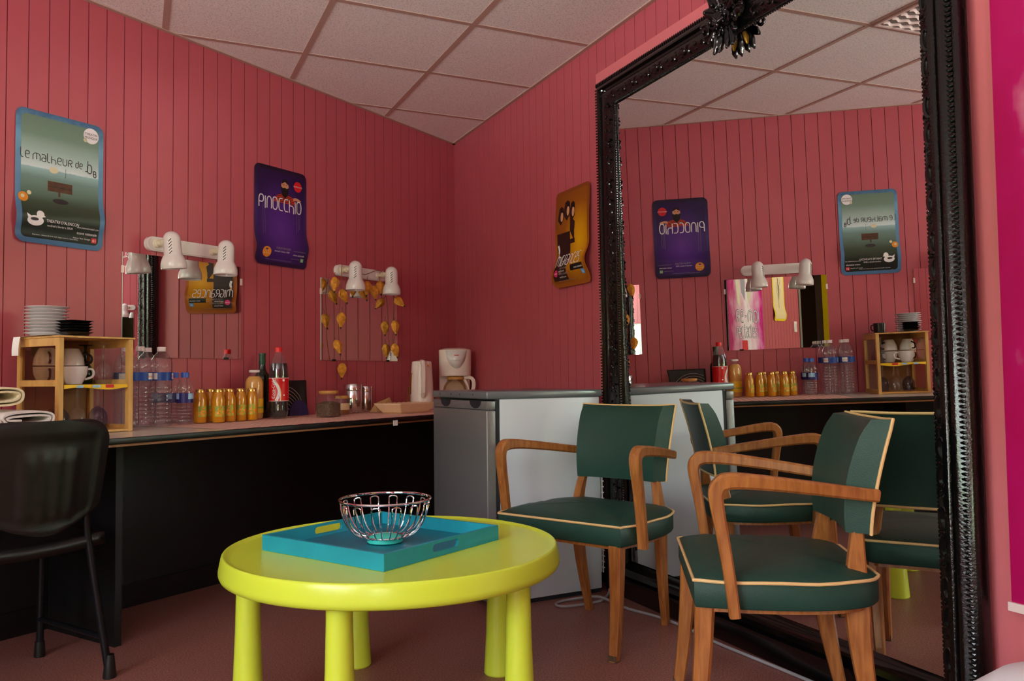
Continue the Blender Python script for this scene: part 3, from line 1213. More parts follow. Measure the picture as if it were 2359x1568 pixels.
pr.text('mercredi 11 fevrier a 19h30', .112, .068, .0105, 2, 2, 'L', .8)
pr.text('www.scenenationale61.com', .314, .080, .0085, 8, 2, 'R', .85)
pr.text('scene nationale', .308, .060, .0135, 2, 2, 'R', .9)
pr.text('Alencon Flers Mortagne', .282, .043, .0065, 8, 2, 'R', .9)
pr.rect(.287, .307, .034, .052, 9, 2, 2)
pr.text('61', .297, .038, .014, 2, 3, 'C')
pr.text('Reservations - billetterie 02 33 29 16 96  Theatre d Alencon  Forum de Flers', .065, .027, .0062, 8, 2, 'L', .85)
p = mb.build('theatre_poster', mats, angle=80, fix=False, loc=WA(1.461, 0, 1.458), rotz=ANG)
tag(p, 'dark purple poster with white lettering and a bearded man, between the two wall lamps', 'poster', 'theatre posters on the pink walls')

# --- amber poster beside the great mirror
W, H = 0.325, 0.465
bend = lambda u, v: .034 * bump(v, .17 + .10 * (u - .5), .12) + .010 * bump(v, .55, .3)
surf = sheet_surface(W, H, bend)
mats = [ramp_mat('amber_border', [(0, (158, 86, 24)), (.4, (176, 96, 26)), (.7, (140, 72, 22)), (1, (132, 66, 24))], noise=.2),
        ramp_mat('amber_picture', [(0, (226, 168, 10)), (.2, (206, 142, 10)), (.45, (150, 84, 18)), (1, (122, 62, 22))], radial=(.72, .42), noise=.06),
        M['print_white'], M['print_maroon'], M['print_skin'], M['print_black'], M['print_magenta'], M['print_blue'], M['print_glow'], M['print_grey']]
mb = MB()
poster_sheet(mb, surf, W, H, .026, 0)
rounded_field(mb, surf, W, H, .018, .012, 1, 1)
pr = Print(mb, surf)
# three dark cloaked figures
for cx, top, wd in [(.062, .392, .050), (.120, .412, .056), (.172, .400, .044)]:
    pr.fan([(cx - wd * .75, .20), (cx - wd * .62, top - .05), (cx - wd * .4, top - .008), (cx, top), (cx + wd * .4, top - .010), (cx + wd * .5, top - .05), (cx + wd * .45, .20)], 3, 2 + cx)
    pr.disc(cx + wd * .16, top - .052, .013, 4, 3.2, 1.8)
    pr.fan([(cx - wd * .25, top - .006), (cx + wd * .42, top - .018), (cx + wd * .40, top - .034), (cx - wd * .05, top - .028)], 5, 3.6)
pr.rect(.026, .150, .030, .26, 3, 2.3, 10)
pr.fan([(.196, .30), (.186, .21), (.150, .26), (.150, .33)], 3, 2.2)
pr.stroke([(.036, .205), (.044, .180), (.038, .165)], .014, 2, 3, 1)
pr.disc(.038, .158, .007, 4, 3, 1.2)
pr.text('[terre]mal', .036, .140, .016, 9, 3, 'L', .9)
pr.word('MIGRANCES', .026, .100, .050, .0046, 2, 4, .15, .94)
pr.disc(.052, .066, .017, 6, 3)
pr.text('DANSE', .052, .062, .009, 2, 4, 'C')
pr.text('FORUM DE FLERS', .082, .083, .0125, 9, 3, 'L', .8)
pr.text('jeudi 22 janvier', .078, .070, .0115, 2, 3, 'L', .8)
pr.text("THEATRE D'ALENCON", .080, .056, .0115, 9, 3, 'L', .75)
pr.text('mardi 27 janvier', .082, .042, .0110, 2, 3, 'L', .8)
pr.rect(.190, .298, .066, .094, 5, 2.5, 4)
pr.text('scene nationale', .294, .074, .0125, 2, 3, 'R', .9)
pr.rect(.272, .298, .044, .064, 7, 2.6, 3)
pr.text('61', .285, .048, .017, 2, 3.5, 'C')
pr.text('Reservations - billetterie 02 33 29 16 96  Theatre d Alencon', .07, .027, .0062, 9, 3, 'L', .9)
p = mb.build('theatre_poster', mats, angle=80, fix=False, loc=WB(4.948 - 3.383, 0.0075, 1.328), rotz=ANGB)
tag(p, 'amber orange poster with three dark cloaked figures, beside the great mirror', 'poster', 'theatre posters on the pink walls')

# ------------------------------------------------------------------ dressing mirrors, each with two clips top and bottom
def dressing_mirror(label, s0, s1, z0, z1):
    w = s1 - s0
    t = wa_thing('dressing_mirror', label, 'mirror', (s0 + s1) / 2, 0.0, z0, 'frameless dressing mirrors')
    h = z1 - z0
    b = MB()
    b.box(-w / 2, w / 2, -.006, -.001, 0, h)
    b.build('mirror_edge', M['mirror_edge'], t, smooth=False)
    g = MB()
    g.grid(lambda a, c: (-w / 2 + w * a, -.0063, h * c), 1, 1)
    g.build('mirror_glass', M['mirror'], t, smooth=False, fix=False)
    for x, z in [(-w * .35, 0), (w * .36, 0)]:
        c = MB()
        c.box(x - .012, x + .012, -.0085, -.001, z - .004, z + .006)
        c.build('clip', M['dark'], t, smooth=False)
    for x in (-w / 2, w / 2):
        c = MB()
        c.box(x - .005, x + .005, -.0085, -.001, h * .8, h * .8 + .03)
        c.build('clip', M['white_plastic'], t, smooth=False)
    return t


dressing_mirror('frameless square-edged mirror below the lamp, above the water bottles', 1.705, 2.299, 1.0, 1.43)
dressing_mirror('frameless mirror hung with a dried-lantern garland, above the spice jars', 0.584, 1.192, 1.0, 1.43)
dressing_mirror('frameless mirror seen only as a narrow strip inside the great mirror', 2.79, 3.39, 1.02, 1.435)

# ------------------------------------------------------------------ twin spot wall lamps
def twin_lamp(label, s_mid, z, length=0.40, yaws=(0.0, 0.0), leans=(0.0, 0.0), hx=(-.155, .125)):
    t = wa_thing('wall_lamp', label, 'lamp', s_mid, 0.0, z, 'twin-spot wall lamps over the mirrors')
    hw = length / 2
    b = MB()
    pts = []
    hh = .03
    for k in range(13):
        a = -PI / 2 + PI * k / 12
        pts.append((hw - hh + hh * cos(a), hh * sin(a)))
    for k in range(13):
        a = PI / 2 + PI * k / 12
        pts.append((-hw + hh + hh * cos(a), hh * sin(a)))
    X = RX(PI / 2)
    b.prism(pts, 0.0005, .020, 0, X)
    b.prism([(x * .985, y * .85) for x, y in pts], .020, .025, 0, X)
    bar = b.build('mounting_bar', M['white_lamp'], t, angle=30)
    for i, x in enumerate(hx):
        j = MB()
        j.lathe([(.017, 0), (.017, .012), (.012, .016), (.012, .030), (.016, .034), (.016, .046), (.0, .048)], 16, 0, T(x, -.024, 0) @ RX(PI / 2))
        j.tube([(x, -.055, 0), (x, -.075, .002), (x, -.098, .004)], .0105, 10, 0)
        j.build('swivel_joint', M['cream_plastic'], t)
        hd = MB()
        R_, B_ = .0345, .050
        prof = [(.0001, .0)]
        for k in range(1, 9):
            a = PI / 2 * k / 8
            prof.append((R_ * sin(a), -R_ + R_ * cos(a)))
        prof += [(R_ + .001, -.075), (R_ + .0015, -.098), (R_ + .006, -.104), (B_ - .004, -.118), (B_, -.130), (B_ + .001, -.152), (B_ - .001, -.156), (B_ - .003, -.155), (B_ - .004, -.13), (R_ - .002, -.11), (R_ - .003, -.06), (0, -.055)]
        X = T(x - .004, -.128, .042) @ RY(leans[i]) @ RX(yaws[i])
        hd.lathe(prof, 28, 0, X, close=False)
        ho = hd.build('lamp_head', M['white_lamp'], t, angle=40)
        sl = MB()
        for k in range(5):
            zc = -.045 - .0125 * k
            sl.tube([(-.030 - .0005, -.0185, zc), (-.0225, -.0275, zc + .012)], .0016, 6, 0, X)
        so = sl.build('vent_slots', M['dark'], ho)
        bl = MB()
        bl.lathe([(0, -.146), (.02, -.14), (.03, -.12), (.02, -.09), (.012, -.07)], 16, 0, X, close=False)
        bl.build('bulb', M['grey_inside'], ho)
    return t


twin_lamp('white twin-spot lamp on the pink wall over the mirror by the water bottles', 2.003, 1.478, .40, (0, 0), (-.10, .03), (-.157, .120))
twin_lamp('white twin-spot lamp with a dried-lantern garland wound over its bar', 0.896, 1.480, .40, (0, 0), (0, 0), (-.165, .124))
twin_lamp('white twin-spot lamp just glimpsed at the near edge of the great mirror', 3.09, 1.478)

# ------------------------------------------------------------------ garland of dried lanterns
gl = wa_thing('garland', 'garland of dried orange seed lanterns hanging over the right-hand wall lamp and mirror', 'garland', 0.896, 0.0, 1.0)


def gp(s, off, z):
    return (0.896 - s, -off, z - 1.0)


strA = [gp(1.075, .045, 1.512), gp(1.085, .05, 1.50), gp(1.09, .05, 1.46), gp(1.092, .06, 1.42), gp(1.11, .06, 1.33), gp(1.108, .05, 1.24), gp(1.112, .05, 1.14), gp(1.10, .05, 1.06), gp(1.09, .045, .99)]
strB = [gp(1.0, .034, 1.505), gp(.95, .034, 1.49), gp(.90, .034, 1.468), gp(.85, .034, 1.485), gp(.80, .034, 1.506), gp(.74, .034, 1.507), gp(.68, .034, 1.45), gp(.645, .035, 1.37), gp(.642, .025, 1.25), gp(.645, .02, 1.12), gp(.63, .02, 1.03)]
for pts in (strA, strB):
    s = MB()
    s.tube(smooth_pts(pts, 2), .0018, 6)
    s.build('string', M['twine'], gl)


def husk_mesh():
    b = MB()
    prof = [(.0, .0), (.006, -.001), (.015, -.008), (.021, -.020), (.020, -.032), (.013, -.048), (.005, -.062), (.0, -.068)]
    n = 10
    vs, fs = [], []
    for r, z in prof:
        for k in range(n):
            a = 2 * PI * k / n
            q = 1.0 if k % 2 == 0 else .82
            vs.append((r * q * cos(a), r * q * sin(a), z))
    for i in range(len(prof) - 1):
        for k in range(n):
            fs.append((i * n + k, i * n + (k + 1) % n, (i + 1) * n + (k + 1) % n, (i + 1) * n + k))
    b.add(vs, fs, 0)
    b.ball((0, 0, -.066), .0042, 1, None, 1, (1, 1, 1.8))
    b.tube([(0, 0, .022), (.002, 0, .010), (0, 0, -.002)], .0012, 5, 2)
    return b


h0 = husk_mesh().build('seed_lantern', [M['husk'], M['husk_tip'], M['twine']], gl, angle=50)
hs = [(1.085, .044, 1.375, .55), (1.135, .048, 1.435, -.2), (1.106, .07, 1.25, .2), (1.148, .065, 1.105, -.35), (1.09, .06, .985, .08), (.895, .058, 1.435, .1), (.840, .055, 1.415, -.45), (.790, .052, 1.445, .3),
      (.655, .05, 1.36, .9), (.652, .04, 1.232, .12), (.652, .04, 1.10, .25)]
for i, (s, o, z, tilt) in enumerate(hs):
    q = h0 if i == 0 else h0.copy()
    if i:
        COL.objects.link(q)
        q.parent = gl
    q.location = gp(s, o, z)
    q.rotation_euler = (0, tilt * -1, .6 * i)
    q.scale = (1.22, 1.22, 1.22)

# ------------------------------------------------------------------ cloth on the counter
TOPZ = ZC + 0.003


def cloth_mat():
    m, nt, p, out = new_mat('checked_cloth')
    tc = nt.nodes.new('ShaderNodeTexCoord')
    sep = nt.nodes.new('ShaderNodeSeparateXYZ')
    nt.links.new(tc.outputs['Object'], sep.inputs['Vector'])

    def line(sock, period, width):
        a = nt.nodes.new('ShaderNodeMath')
        a.operation = 'MODULO'
        a.inputs[1].default_value = period
        b = nt.nodes.new('ShaderNodeMath')
        b.operation = 'ADD'
        b.inputs[1].default_value = 200 * period
        nt.links.new(sock, b.inputs[0])
        nt.links.new(b.outputs[0], a.inputs[0])
        c = nt.nodes.new('ShaderNodeMath')
        c.operation = 'LESS_THAN'
        c.inputs[1].default_value = width
        nt.links.new(a.outputs[0], c.inputs[0])
        return c.outputs[0]
    l1, l2 = line(sep.outputs[0], .034, .005), line(sep.outputs[1], .034, .005)
    mx = nt.nodes.new('ShaderNodeMath')
    mx.operation = 'MAXIMUM'
    nt.links.new(l1, mx.inputs[0])
    nt.links.new(l2, mx.inputs[1])
    mix = nt.nodes.new('ShaderNodeMix')
    mix.data_type = 'RGBA'
    mix.inputs['A'].default_value = srgb(238, 202, 182)
    mix.inputs['B'].default_value = srgb(170, 62, 66)
    nt.links.new(mx.outputs[0], mix.inputs['Factor'])
    nt.links.new(mix.outputs['Result'], p.inputs['Base Color'])
    p.inputs['Roughness'].default_value = .85
    return m


cl = MB()


def clothf(a, b):
    s = 2.27 + (0.45 - 2.27) * a
    edge = CF + 0.006 + .003 * sin(a * 90) * (b < .02)
    o = edge + (0.03 - edge) * b
    return (-s, -o, ZC + .0012 + .0012 * (sin(a * 140) * .5 + .5) * (b < .03))


cl.grid(clothf, 160, 30)
co = cl.build('table_runner', cloth_mat(), smooth=True, fix=False, loc=WA(0, 0), rotz=ANG)
tag(co, 'red and cream checked paper runner lying along the counter', 'tablecloth')

# ------------------------------------------------------------------ bottles
def lathe_obj(name, prof, m, parent, n=24, square=0.0, close=True, angle=40, z=0.0):
    b = MB()
    b.lathe(prof, n, 0, T(0, 0, z), square=square, close=close)
    return b.build(name, m, parent, angle=angle)


def cap_part(r, z0, h, m, parent, n=20):
    return lathe_obj('cap', [(r, 0), (r, h * .85), (r * .92, h), (0, h)], m, parent, n, z=z0)


def curved_label(name, r, z0, z1, a0, a1, m, parent, mi=0, n=16):
    b = MB()
    b.grid(lambda u, v: (r * cos(a0 + (a1 - a0) * u), r * sin(a0 + (a1 - a0) * u), z0 + (z1 - z0) * v), n, 1)
    return b.build(name, m, parent, fix=False)


FRONT = -PI / 2


def make_water(label, s, off, turn=0.0):
    t = wa_thing('water_bottle', label, 'bottle', s, off, TOPZ - .003, 'large clear water bottles', turn)
    prof = [(.030, .0), (.038, .004), (.041, .012)]
    z = .02
    while z < .155:
        prof += [(.0425, z), (.0425, z + .008), (.0392, z + .013)]
        z += .0165
    prof += [(.0425, .175), (.0425, .222), (.040, .226), (.0425, .232), (.0425, .243), (.038, .262), (.028, .281), (.0155, .294), (.0145, .300)]
    lathe_obj('bottle_body', prof, M['pet'], t, 28, close=False)
    cap_part(.0165, .297, .0175, M['cap_white'], t)
    lb = curved_label('label', .0431, .182, .215, 0, 2 * PI, M['label_blue'], t, n=32)
    for a in (FRONT + .5, FRONT + 2.6, FRONT - 1.6):
        curved_label('label_patch', .0434, .187, .211, a - .35, a + .35, M['label_white'], lb, n=8)
    # red wordmark over the pale patch
    b = MB()
    vs, fs, w = text_mesh('CRISTALINE')
    hh = .0085
    b.add([((.0438) * cos(FRONT + .5 + (x - w / 2) * hh / .0438), .0438 * sin(FRONT + .5 + (x - w / 2) * hh / .0438), .195 + y * hh) for x, y in vs], fs)
    b.build('label_print', M['print_red'], lb, fix=False)
    return t


wb = make_water('large clear water bottle in front, nearest the pine crate', 2.346, .20)
WS = [(2.254, .20, 'large clear water bottle in front, beside the small blue-capped bottles', .3), (2.346, .105, 'large clear water bottle at the back, against the wall by the pine crate', .8),
      (2.252, .105, 'large clear water bottle at the back, behind the small blue-capped bottles', -.6)]
for s, o, lab, tr in WS:
    dup(wb, WA(s, o, TOPZ - .003), ANG + tr, lab)


def make_small(label, s, off):
    t = wa_thing('small_water_bottle', label, 'bottle', s, off, TOPZ - .003 if s > 2.27 else TOPZ, 'small blue-capped water bottles')
    prof = [(.022, 0), (.029, .003), (.0315, .010)]
    z = .014
    while z < .07:
        prof += [(.0325, z), (.0325, z + .006), (.0300, z + .010)]
        z += .013
    prof += [(.0325, .084), (.0325, .130), (.031, .136), (.0325, .142), (.030, .160), (.022, .178), (.0145, .188), (.0138, .194)]
    lathe_obj('bottle_body', prof, M['pet'], t, 24, close=False)
    cap_part(.0158, .190, .021, M['cap_blue'], t)
    lb = curved_label('label', .0329, .088, .127, 0, 2 * PI, M['label_navy'], t, n=28)
    for a in (FRONT + .3, FRONT + 2.5, FRONT - 1.9):
        curved_label('label_patch', .0332, .103, .126, a - .55, a + .55, M['label_sky'], lb, n=8)
    return t


sb = make_small('small blue-capped water bottle in front, nearest the orange juices', 2.150, .205)
for s, o, lab in [(2.140, .125, 'small blue-capped water bottle in the middle, behind the front one'), (2.150, .048, 'small blue-capped water bottle at the back, against the wall')]:
    dup(sb, WA(s, o, TOPZ), ANG + .4, lab)


def make_oj(label, s, off):
    t = wa_thing('orange_juice_bottle', label, 'bottle', s, off, TOPZ, 'small orange juice bottles with gold lids', -.2)
    prof = [(.0, .001), (.023, .001), (.0258, .006), (.0262, .03), (.0262, .088), (.0245, .104), (.0195, .118), (.0175, .126)]
    lathe_obj('bottle_body', prof, M['orange_juice'], t, 24)
    cap_part(.0190, .127, .0140, M['cap_gold'], t)
    lb = curved_label('label', .0266, .026, .070, FRONT - .75, FRONT + .75, M['label_green'], t)
    b = MB()
    for da, z, r in [(-.42, .040, .0085), (.05, .034, .0070), (.42, .043, .0095), (-.05, .050, .0060), (.12, .061, .0050)]:
        b.add([(.0269 * cos(FRONT + da + r * cos(q) / .0269), .0269 * sin(FRONT + da + r * cos(q) / .0269), z + r * .85 * sin(q)) for q in [2 * PI * k / 14 for k in range(14)]], [list(range(14))])
    b.build('label_print', M['label_orange'], lb, fix=False)
    return t


ojs = [(2.047, .165), (1.994, .215), (1.926, .20), (1.860, .19), (1.801, .195), (1.965, .125), (1.893, .115)]
OJL = ['leftmost small orange juice bottle in the front row, beside the water bottles', 'second small orange juice bottle from the water bottles, the foremost one',
       'middle small orange juice bottle of the front row of five', 'fourth small orange juice bottle from the water bottles in the front row',
       'small orange juice bottle nearest the tall fruit juice bottle', 'small orange juice bottle in the back row, behind the foremost one', 'small orange juice bottle in the back row, behind the middle one']
oj = make_oj(OJL[0], *ojs[0])
for k, (s, o) in enumerate(ojs[1:], 1):
    dup(oj, WA(s, o, TOPZ), ANG + [0, -.5, -.8, -.6, -.9, -.5, -.3, -.7][k], OJL[k])

t = wa_thing('fruit_juice_bottle', 'tall pale fruit juice bottle with white lid behind the small orange juices', 'bottle', 1.728, .125, TOPZ)
lathe_obj('bottle_body', [(0, .001), (.034, .001), (.0385, .008), (.0395, .03), (.0395, .125), (.0395, .165), (.034, .183), (.024, .193)], M['fruit_juice'], t, 28)
lathe_obj('bottle_neck', [(.0245, .193), (.021, .199), (.0195, .212)], M['clear'], t, 24, close=False)
cap_part(.0240, .211, .011, M['cap_white'], t, 24)
curved_label('label', .0399, .028, .092, FRONT - 1.9, FRONT + 1.9, M['label_yellow'], t, n=24)
curved_label('label_band', .0401, .048, .056, FRONT - 1.9, FRONT + 1.9, M['label_green'], t, n=24)

t = wa_thing('wine_bottle', 'dark green wine bottle half hidden behind the red-capped cola bottle', 'bottle', 1.628, .062, TOPZ)
lathe_obj('bottle_body', [(0, .004), (.032, .0), (.037, .006), (.0375, .18), (.034, .198), (.022, .215), (.0155, .232), (.0145, .262)], M['dark_glass'], t, 28)
lathe_obj('foil', [(.0150, .245), (.0153, .292), (.0165, .293), (.0165, .301), (0, .302)], M['dark_cap'], t, 20, close=False)

t = wa_thing('cola_bottle', 'large cola bottle with red cap and red label beside the orange juices', 'bottle', 1.638, .185, TOPZ, turn=-.78)
lathe_obj('bottle_body', [(.026, .0), (.036, .004), (.0425, .022), (.0428, .040), (.0415, .055), (.0418, .075), (.0430, .090), (.0440, .11), (.0440, .188), (.0425, .215), (.040, .240), (.034, .262), (.022, .288), (.0145, .300), (.0138, .308)], M['pet'], t, 32, close=False)
lathe_obj('drink', [(0, .003), (.034, .005), (.0415, .022), (.0418, .040), (.0405, .055), (.0408, .075), (.0420, .090), (.0430, .11), (.0430, .188), (.0415, .215), (.0388, .242), (.0365, .252), (0, .252)], M['cola'], t, 32)
cap_part(.0160, .303, .0225, M['cap_red'], t)
lb = curved_label('label', .0445, .078, .186, 0, 2 * PI, M['label_red'], t, n=40)
LR = .0449


def on_label(px, pz, lift=0.0):
    a = FRONT + px / LR
    return ((LR + lift) * cos(a), (LR + lift) * sin(a), pz)


b = MB()
for z in (.0795, .1838):
    b.grid(lambda u, v: on_label(-PI * LR * .99 + 2 * PI * LR * .99 * u, z + .0022 * (v - .5)), 40, 1)


def ribbon(pts, w0, w1):
    P = smooth_pts([(x, z, 0) for x, z in pts], 3)
    vs, fs = [], []
    n = len(P)
    for i, p in enumerate(P):
        tt = (P[min(i + 1, n - 1)] - P[max(i - 1, 0)]).normalized()
        w = w0 + (w1 - w0) * i / (n - 1)
        vs += [on_label(p.x - tt.y * w, p.y + tt.x * w), on_label(p.x + tt.y * w, p.y - tt.x * w)]
        if i:
            fs.append((2 * i - 2, 2 * i - 1, 2 * i + 1, 2 * i))
    return vs, fs


b.add(*ribbon([(-.028, .184), (-.018, .165), (-.004, .146), (.004, .125), (.000, .100), (-.010, .081)], .003, .0075))
b.add(*ribbon([(-.016, .184), (-.012, .168), (.002, .148), (.010, .120), (.008, .081)], .001, .0022))
b.add([on_label(.024 + .0055 * cos(2 * PI * k / 14), .174 + .0055 * sin(2 * PI * k / 14), .0002) for k in range(14)], [list(range(14))])
b.add([on_label(.026 + .004 * cos(2 * PI * k / 14), .106 + .004 * sin(2 * PI * k / 14), .0002) for k in range(14)], [list(range(14))])
b.build('label_ribbon', M['print_white'], lb, fix=False)
b = MB()
b.add(*ribbon([(-.006, .166), (.008, .142), (.015, .115), (.014, .081)], .0006, .0018))
b.build('label_ribbon', M['print_orange'], lb, fix=False)
# flowing script running up the label
b = MB()
vs, fs, w = text_mesh('Coca-Cola')
hh = .030
ln = .088
vs2 = []
for x, y in vs:
    xx = x * ln / w
    yy = y * hh * (0.75 if True else 1) + .10 * 0 + y * 0.0
    vs2.append(on_label(-.0165 - yy + .012 * 0 - .22 * 0, .088 + xx + yy * .18, .0003))
b.add(vs2, fs)
# tail of the first capital
tail = ribbon([(-.030, .098), (-.018, .094), (-.013, .110), (-.0145, .135)], .0011, .0006)
b.add([(v[0] * 1.006, v[1] * 1.006, v[2]) for v in tail[0]], tail[1])
b.build('label_script', M['print_white'], lb, fix=False)

# ------------------------------------------------------------------ black board with concentric arcs
t = wa_thing('black_tray', 'black upright tray with pale concentric arcs and a blue ribbed disc, against the wall', 'tray', 1.43, .05, TOPZ, turn=0.0)
b = MB()


def boardf(a, c):
    x = -.135 + .23 * a
    z = .172 * c
    y = .006 - .012 * (1 - c) - .010 * bump(a, 1.0, .15) * sin(c * PI)
    return (x - .012 * bump(a, 1.0, .2) * sin(c * PI) * (a > .8), y, z)


b.grid(boardf, 24, 20)
bo = b.build('panel', M['board_black'], t, fix=False)
md = bo.modifiers.new('thickness', 'SOLIDIFY')
md.thickness = .004
md.offset = 0
b = MB()
for r in (.045, .062, .078, .094, .110, .126, .142):
    pts = []
    for k in range(25):
        a = PI * (.04 + .92 * k / 24)
        x, z = -.06 + r * cos(a) * .95, .004 + r * sin(a) * 1.0
        if z < .170 and -.128 < x < .088:
            q = boardf((x + .135) / .23, z / .172)
            pts.append((q[0], q[1] - .003, q[2]))
    b.tube(pts, .0014, 5)
b.build('arc_lines', M['board_line'], t)
b = MB()
for k in range(13):
    a0 = PI * k / 12
    pass
X = T(.026, -.014, .0) @ RX(PI / 2)
pts = [(.062 * cos(PI * k / 24), .076 * sin(PI * k / 24)) for k in range(25)]
b.prism(pts, 0.0, .006, 0, X)
b.build('ribbed_disc', M['board_blue'], t, angle=20)

# ------------------------------------------------------------------ jars, canisters
t = wa_thing('tea_jar', 'square glass jar of loose tea with cork lid at the front of the counter', 'jar', 1.452, .315, TOPZ)
lathe_obj('jar_glass', [(0, .002), (.043, .002), (.047, .008), (.047, .086), (.044, .094), (.039, .099), (.039, .112)], M['clear'], t, 32, square=5, close=False)
lathe_obj('tea', [(0, .004), (.0435, .004), (.0445, .01), (.0445, .062), (.020, .072), (0, .074)], M['tea_leaves'], t, 28, square=5)
lathe_obj('lid', [(0, .106), (.040, .106), (.0455, .112), (.0455, .122), (0, .123)], M['cork'], t, 28)

t = wa_thing('spread_jar', 'small jar with cream label and gold lid, between the tea jar and the tins', 'jar', 1.225, .185, TOPZ)
lathe_obj('jar_glass', [(0, .001), (.032, .001), (.0355, .006), (.0355, .066), (.031, .076), (.031, .080)], M['clear'], t, 28, close=False)
lathe_obj('filling', [(0, .002), (.031, .002), (.034, .007), (.034, .03), (0, .03)], M['honey'], t, 24)
lathe_obj('lid', [(.0335, .078), (.0345, .079), (.0345, .090), (.032, .092), (0, .092)], M['cork'], t, 28, close=False)
curved_label('label', .0359, .022, .055, FRONT - 1.6, FRONT + .9, M['label_cream'], t, n=18)

CANL = [('larger shiny steel canister behind the spread jar', 1.085, .125, .0475, .150), ('smaller shiny steel canister at the right of the bigger one', .965, .105, .034, .136)]
for lab, s, o, r, hgt in CANL:
    t = wa_thing('steel_canister', lab, 'canister', s, o, TOPZ, 'shiny steel canisters')
    lathe_obj('canister_body', [(0, .001), (r * .97, .001), (r, .004), (r, hgt * .76), (r * .985, hgt * .77), (r, hgt * .78), (r, hgt * .80)], M['steel'], t, 40, close=False)
    lathe_obj('lid', [(r * 1.02, hgt * .79), (r * 1.02, hgt * .985), (r * .99, hgt), (0, hgt)], M['steel'], t, 40, close=False)

# ------------------------------------------------------------------ paper tray and bag
t = wa_thing('paper_tray', 'pale scalloped-edge cardboard serving tray near the fridge', 'tray', .99, .40, TOPZ)
b = MB()
nx = 60


def rim(a, k):
    """a in 0..1 round the tray; k=0 base, 1 rim"""
    L, Wd = .105, .058
    per = [(-1, -1), (1, -1), (1, 1), (-1, 1), (-1, -1)]
    q = a * 4
    i = min(3, int(q))
    f = q - i
    x = per[i][0] * (1 - f) + per[i + 1][0] * f
    y = per[i][1] * (1 - f) + per[i + 1][1] * f
    e = 1 + .48 * k
    return (x * L * (1 + .40 * k), y * Wd * e, .0008 + (.048 + .0022 * abs(sin(a * 60 * PI / 2))) * k)


b.grid(lambda a, c: rim(a, c), 120, 6)
b.grid(lambda a, c: (-.105 + .21 * a, -.058 + .116 * c, .0008), 6, 4)
po = b.build('tray_shell', M['paper'], t, angle=30, fix=False)
md = po.modifiers.new('thickness', 'SOLIDIFY')
md.thickness = .0015
b = MB()
b.box(-.02, .135, .10, .175, .0, .075, 0, RX(0))
t2 = wa_thing('paper_bag', 'folded kraft paper packet behind the serving tray', 'bag', .93, .20, TOPZ)
b = MB()
b.add([(-.075, -.02, 0), (.075, -.02, 0), (.075, .03, 0), (-.075, .03, 0), (-.065, -.002, .045), (.045, -.004, .075), (.05, .004, .074), (-.062, .006, .046)],
      [(0, 1, 2, 3), (0, 1, 5, 4), (1, 2, 6, 5), (2, 3, 7, 6), (3, 0, 4, 7), (4, 5, 6, 7)])
b.build('packet', M['kraft'], t2, smooth=False)

# ------------------------------------------------------------------ kettle and coffee maker
t = wa_thing('kettle', 'white jug kettle standing beside the coffee maker', 'kettle', .585, .185, TOPZ, turn=-2.25)
lathe_obj('base', [(0, .0), (.070, .0), (.072, .006), (.072, .018), (.066, .022), (0, .022)], M['white_plastic'], t, 32)
b = MB()
b.lathe([(0, .022), (.066, .022), (.066, .06), (.0635, .14), (.059, .22), (.056, .262), (.053, .270), (.02, .276), (0, .276)], 36)
kb = b.build('body', M['white_plastic'], t)
b = MB()
b.tube([(.045, -.01, .266), (.088, -.012, .262), (.100, -.012, .235), (.098, -.012, .16), (.092, -.012, .10), (.064, -.01, .075)], .012, 10, flat=([.010] * 6, [.014] * 6), up=(0, 1, 0))
b.build('handle', M['white_plastic'], t)
b = MB()
b.tube([(-.045, -.0, .255), (-.062, 0, .262), (-.074, 0, .268)], [.024, .018, .010], 12)
b.build('spout', M['white_plastic'], t)
b = MB()
b.box(-.006, .006, -.003, .003, .0, .12, 0, T(.006, -.0645, .085) @ RX(-.03))
b.build('level_window', M['amber'], t, smooth=False)
b = MB()
b.box(-.003, .003, -.006, .006, 0, .013, 0, T(.050, .026, .238))
b.build('switch', M['print_orange'], t, smooth=False)
b = MB()
b.tube(smooth_pts([(.01, -.068, .012), (.03, -.078, .05), (.02, -.074, .10), (.0, -.076, .14), (-.01, -.080, .08), (-.03, -.085, .02), (-.06, -.09, .006)], 2), .0028, 6)
b.build('cord', M['twine'], t)

t = wa_thing('coffee_maker', 'white drip coffee maker with glass jug in the corner behind the fridge', 'coffee maker', .305, .215, TOPZ - .003, turn=-.85)
b = MB()
b.lathe([(0, 0), (.094, 0), (.098, .006), (.098, .032), (.09, .036), (0, .036)], 36, sy=.86)
b.build('hotplate_base', M['white_plastic'], t)
b = MB()
b.lathe([(.093, .19), (.095, .20), (.097, .33), (.098, .336), (.095, .344), (.06, .354), (0, .356)], 44, sy=.86, close=False)
b.lathe([(.093, .19), (.088, .196), (0, .198)], 44, sy=.86, close=False)
b.build('water_tank', M['white_plastic'], t)
b = MB()
b.box(-.092, .092, .03, .082, .03, .20, 0, None, .01)
b.build('rear_column', M['white_plastic'], t)
b = MB()
pts = [(.062 * sin(PI * (k / 20 - .5)) if False else -.062 + .124 * k / 20, -.105 * (1 - ((k - 10) / 10) ** 2) ** .6) for k in range(21)]
vs = []
for x, d in pts:
    for zt in (.338, .338 + d):
        yy = -.86 * math.sqrt(max(0, .0985 ** 2 - x * x)) - .0025
        vs.append((x, yy, zt))
b.add(vs, [(2 * k, 2 * k + 1, 2 * k + 3, 2 * k + 2) for k in range(20)])
o = b.build('filter_door', M['porcelain'], t, fix=False)
md = o.modifiers.new('thickness', 'SOLIDIFY')
md.thickness = .003
b = MB()
b.box(-.012, .014, -.0905, -.0885, .308, .313)
b.build('badge', M['print_red'], t, smooth=False)
b = MB()
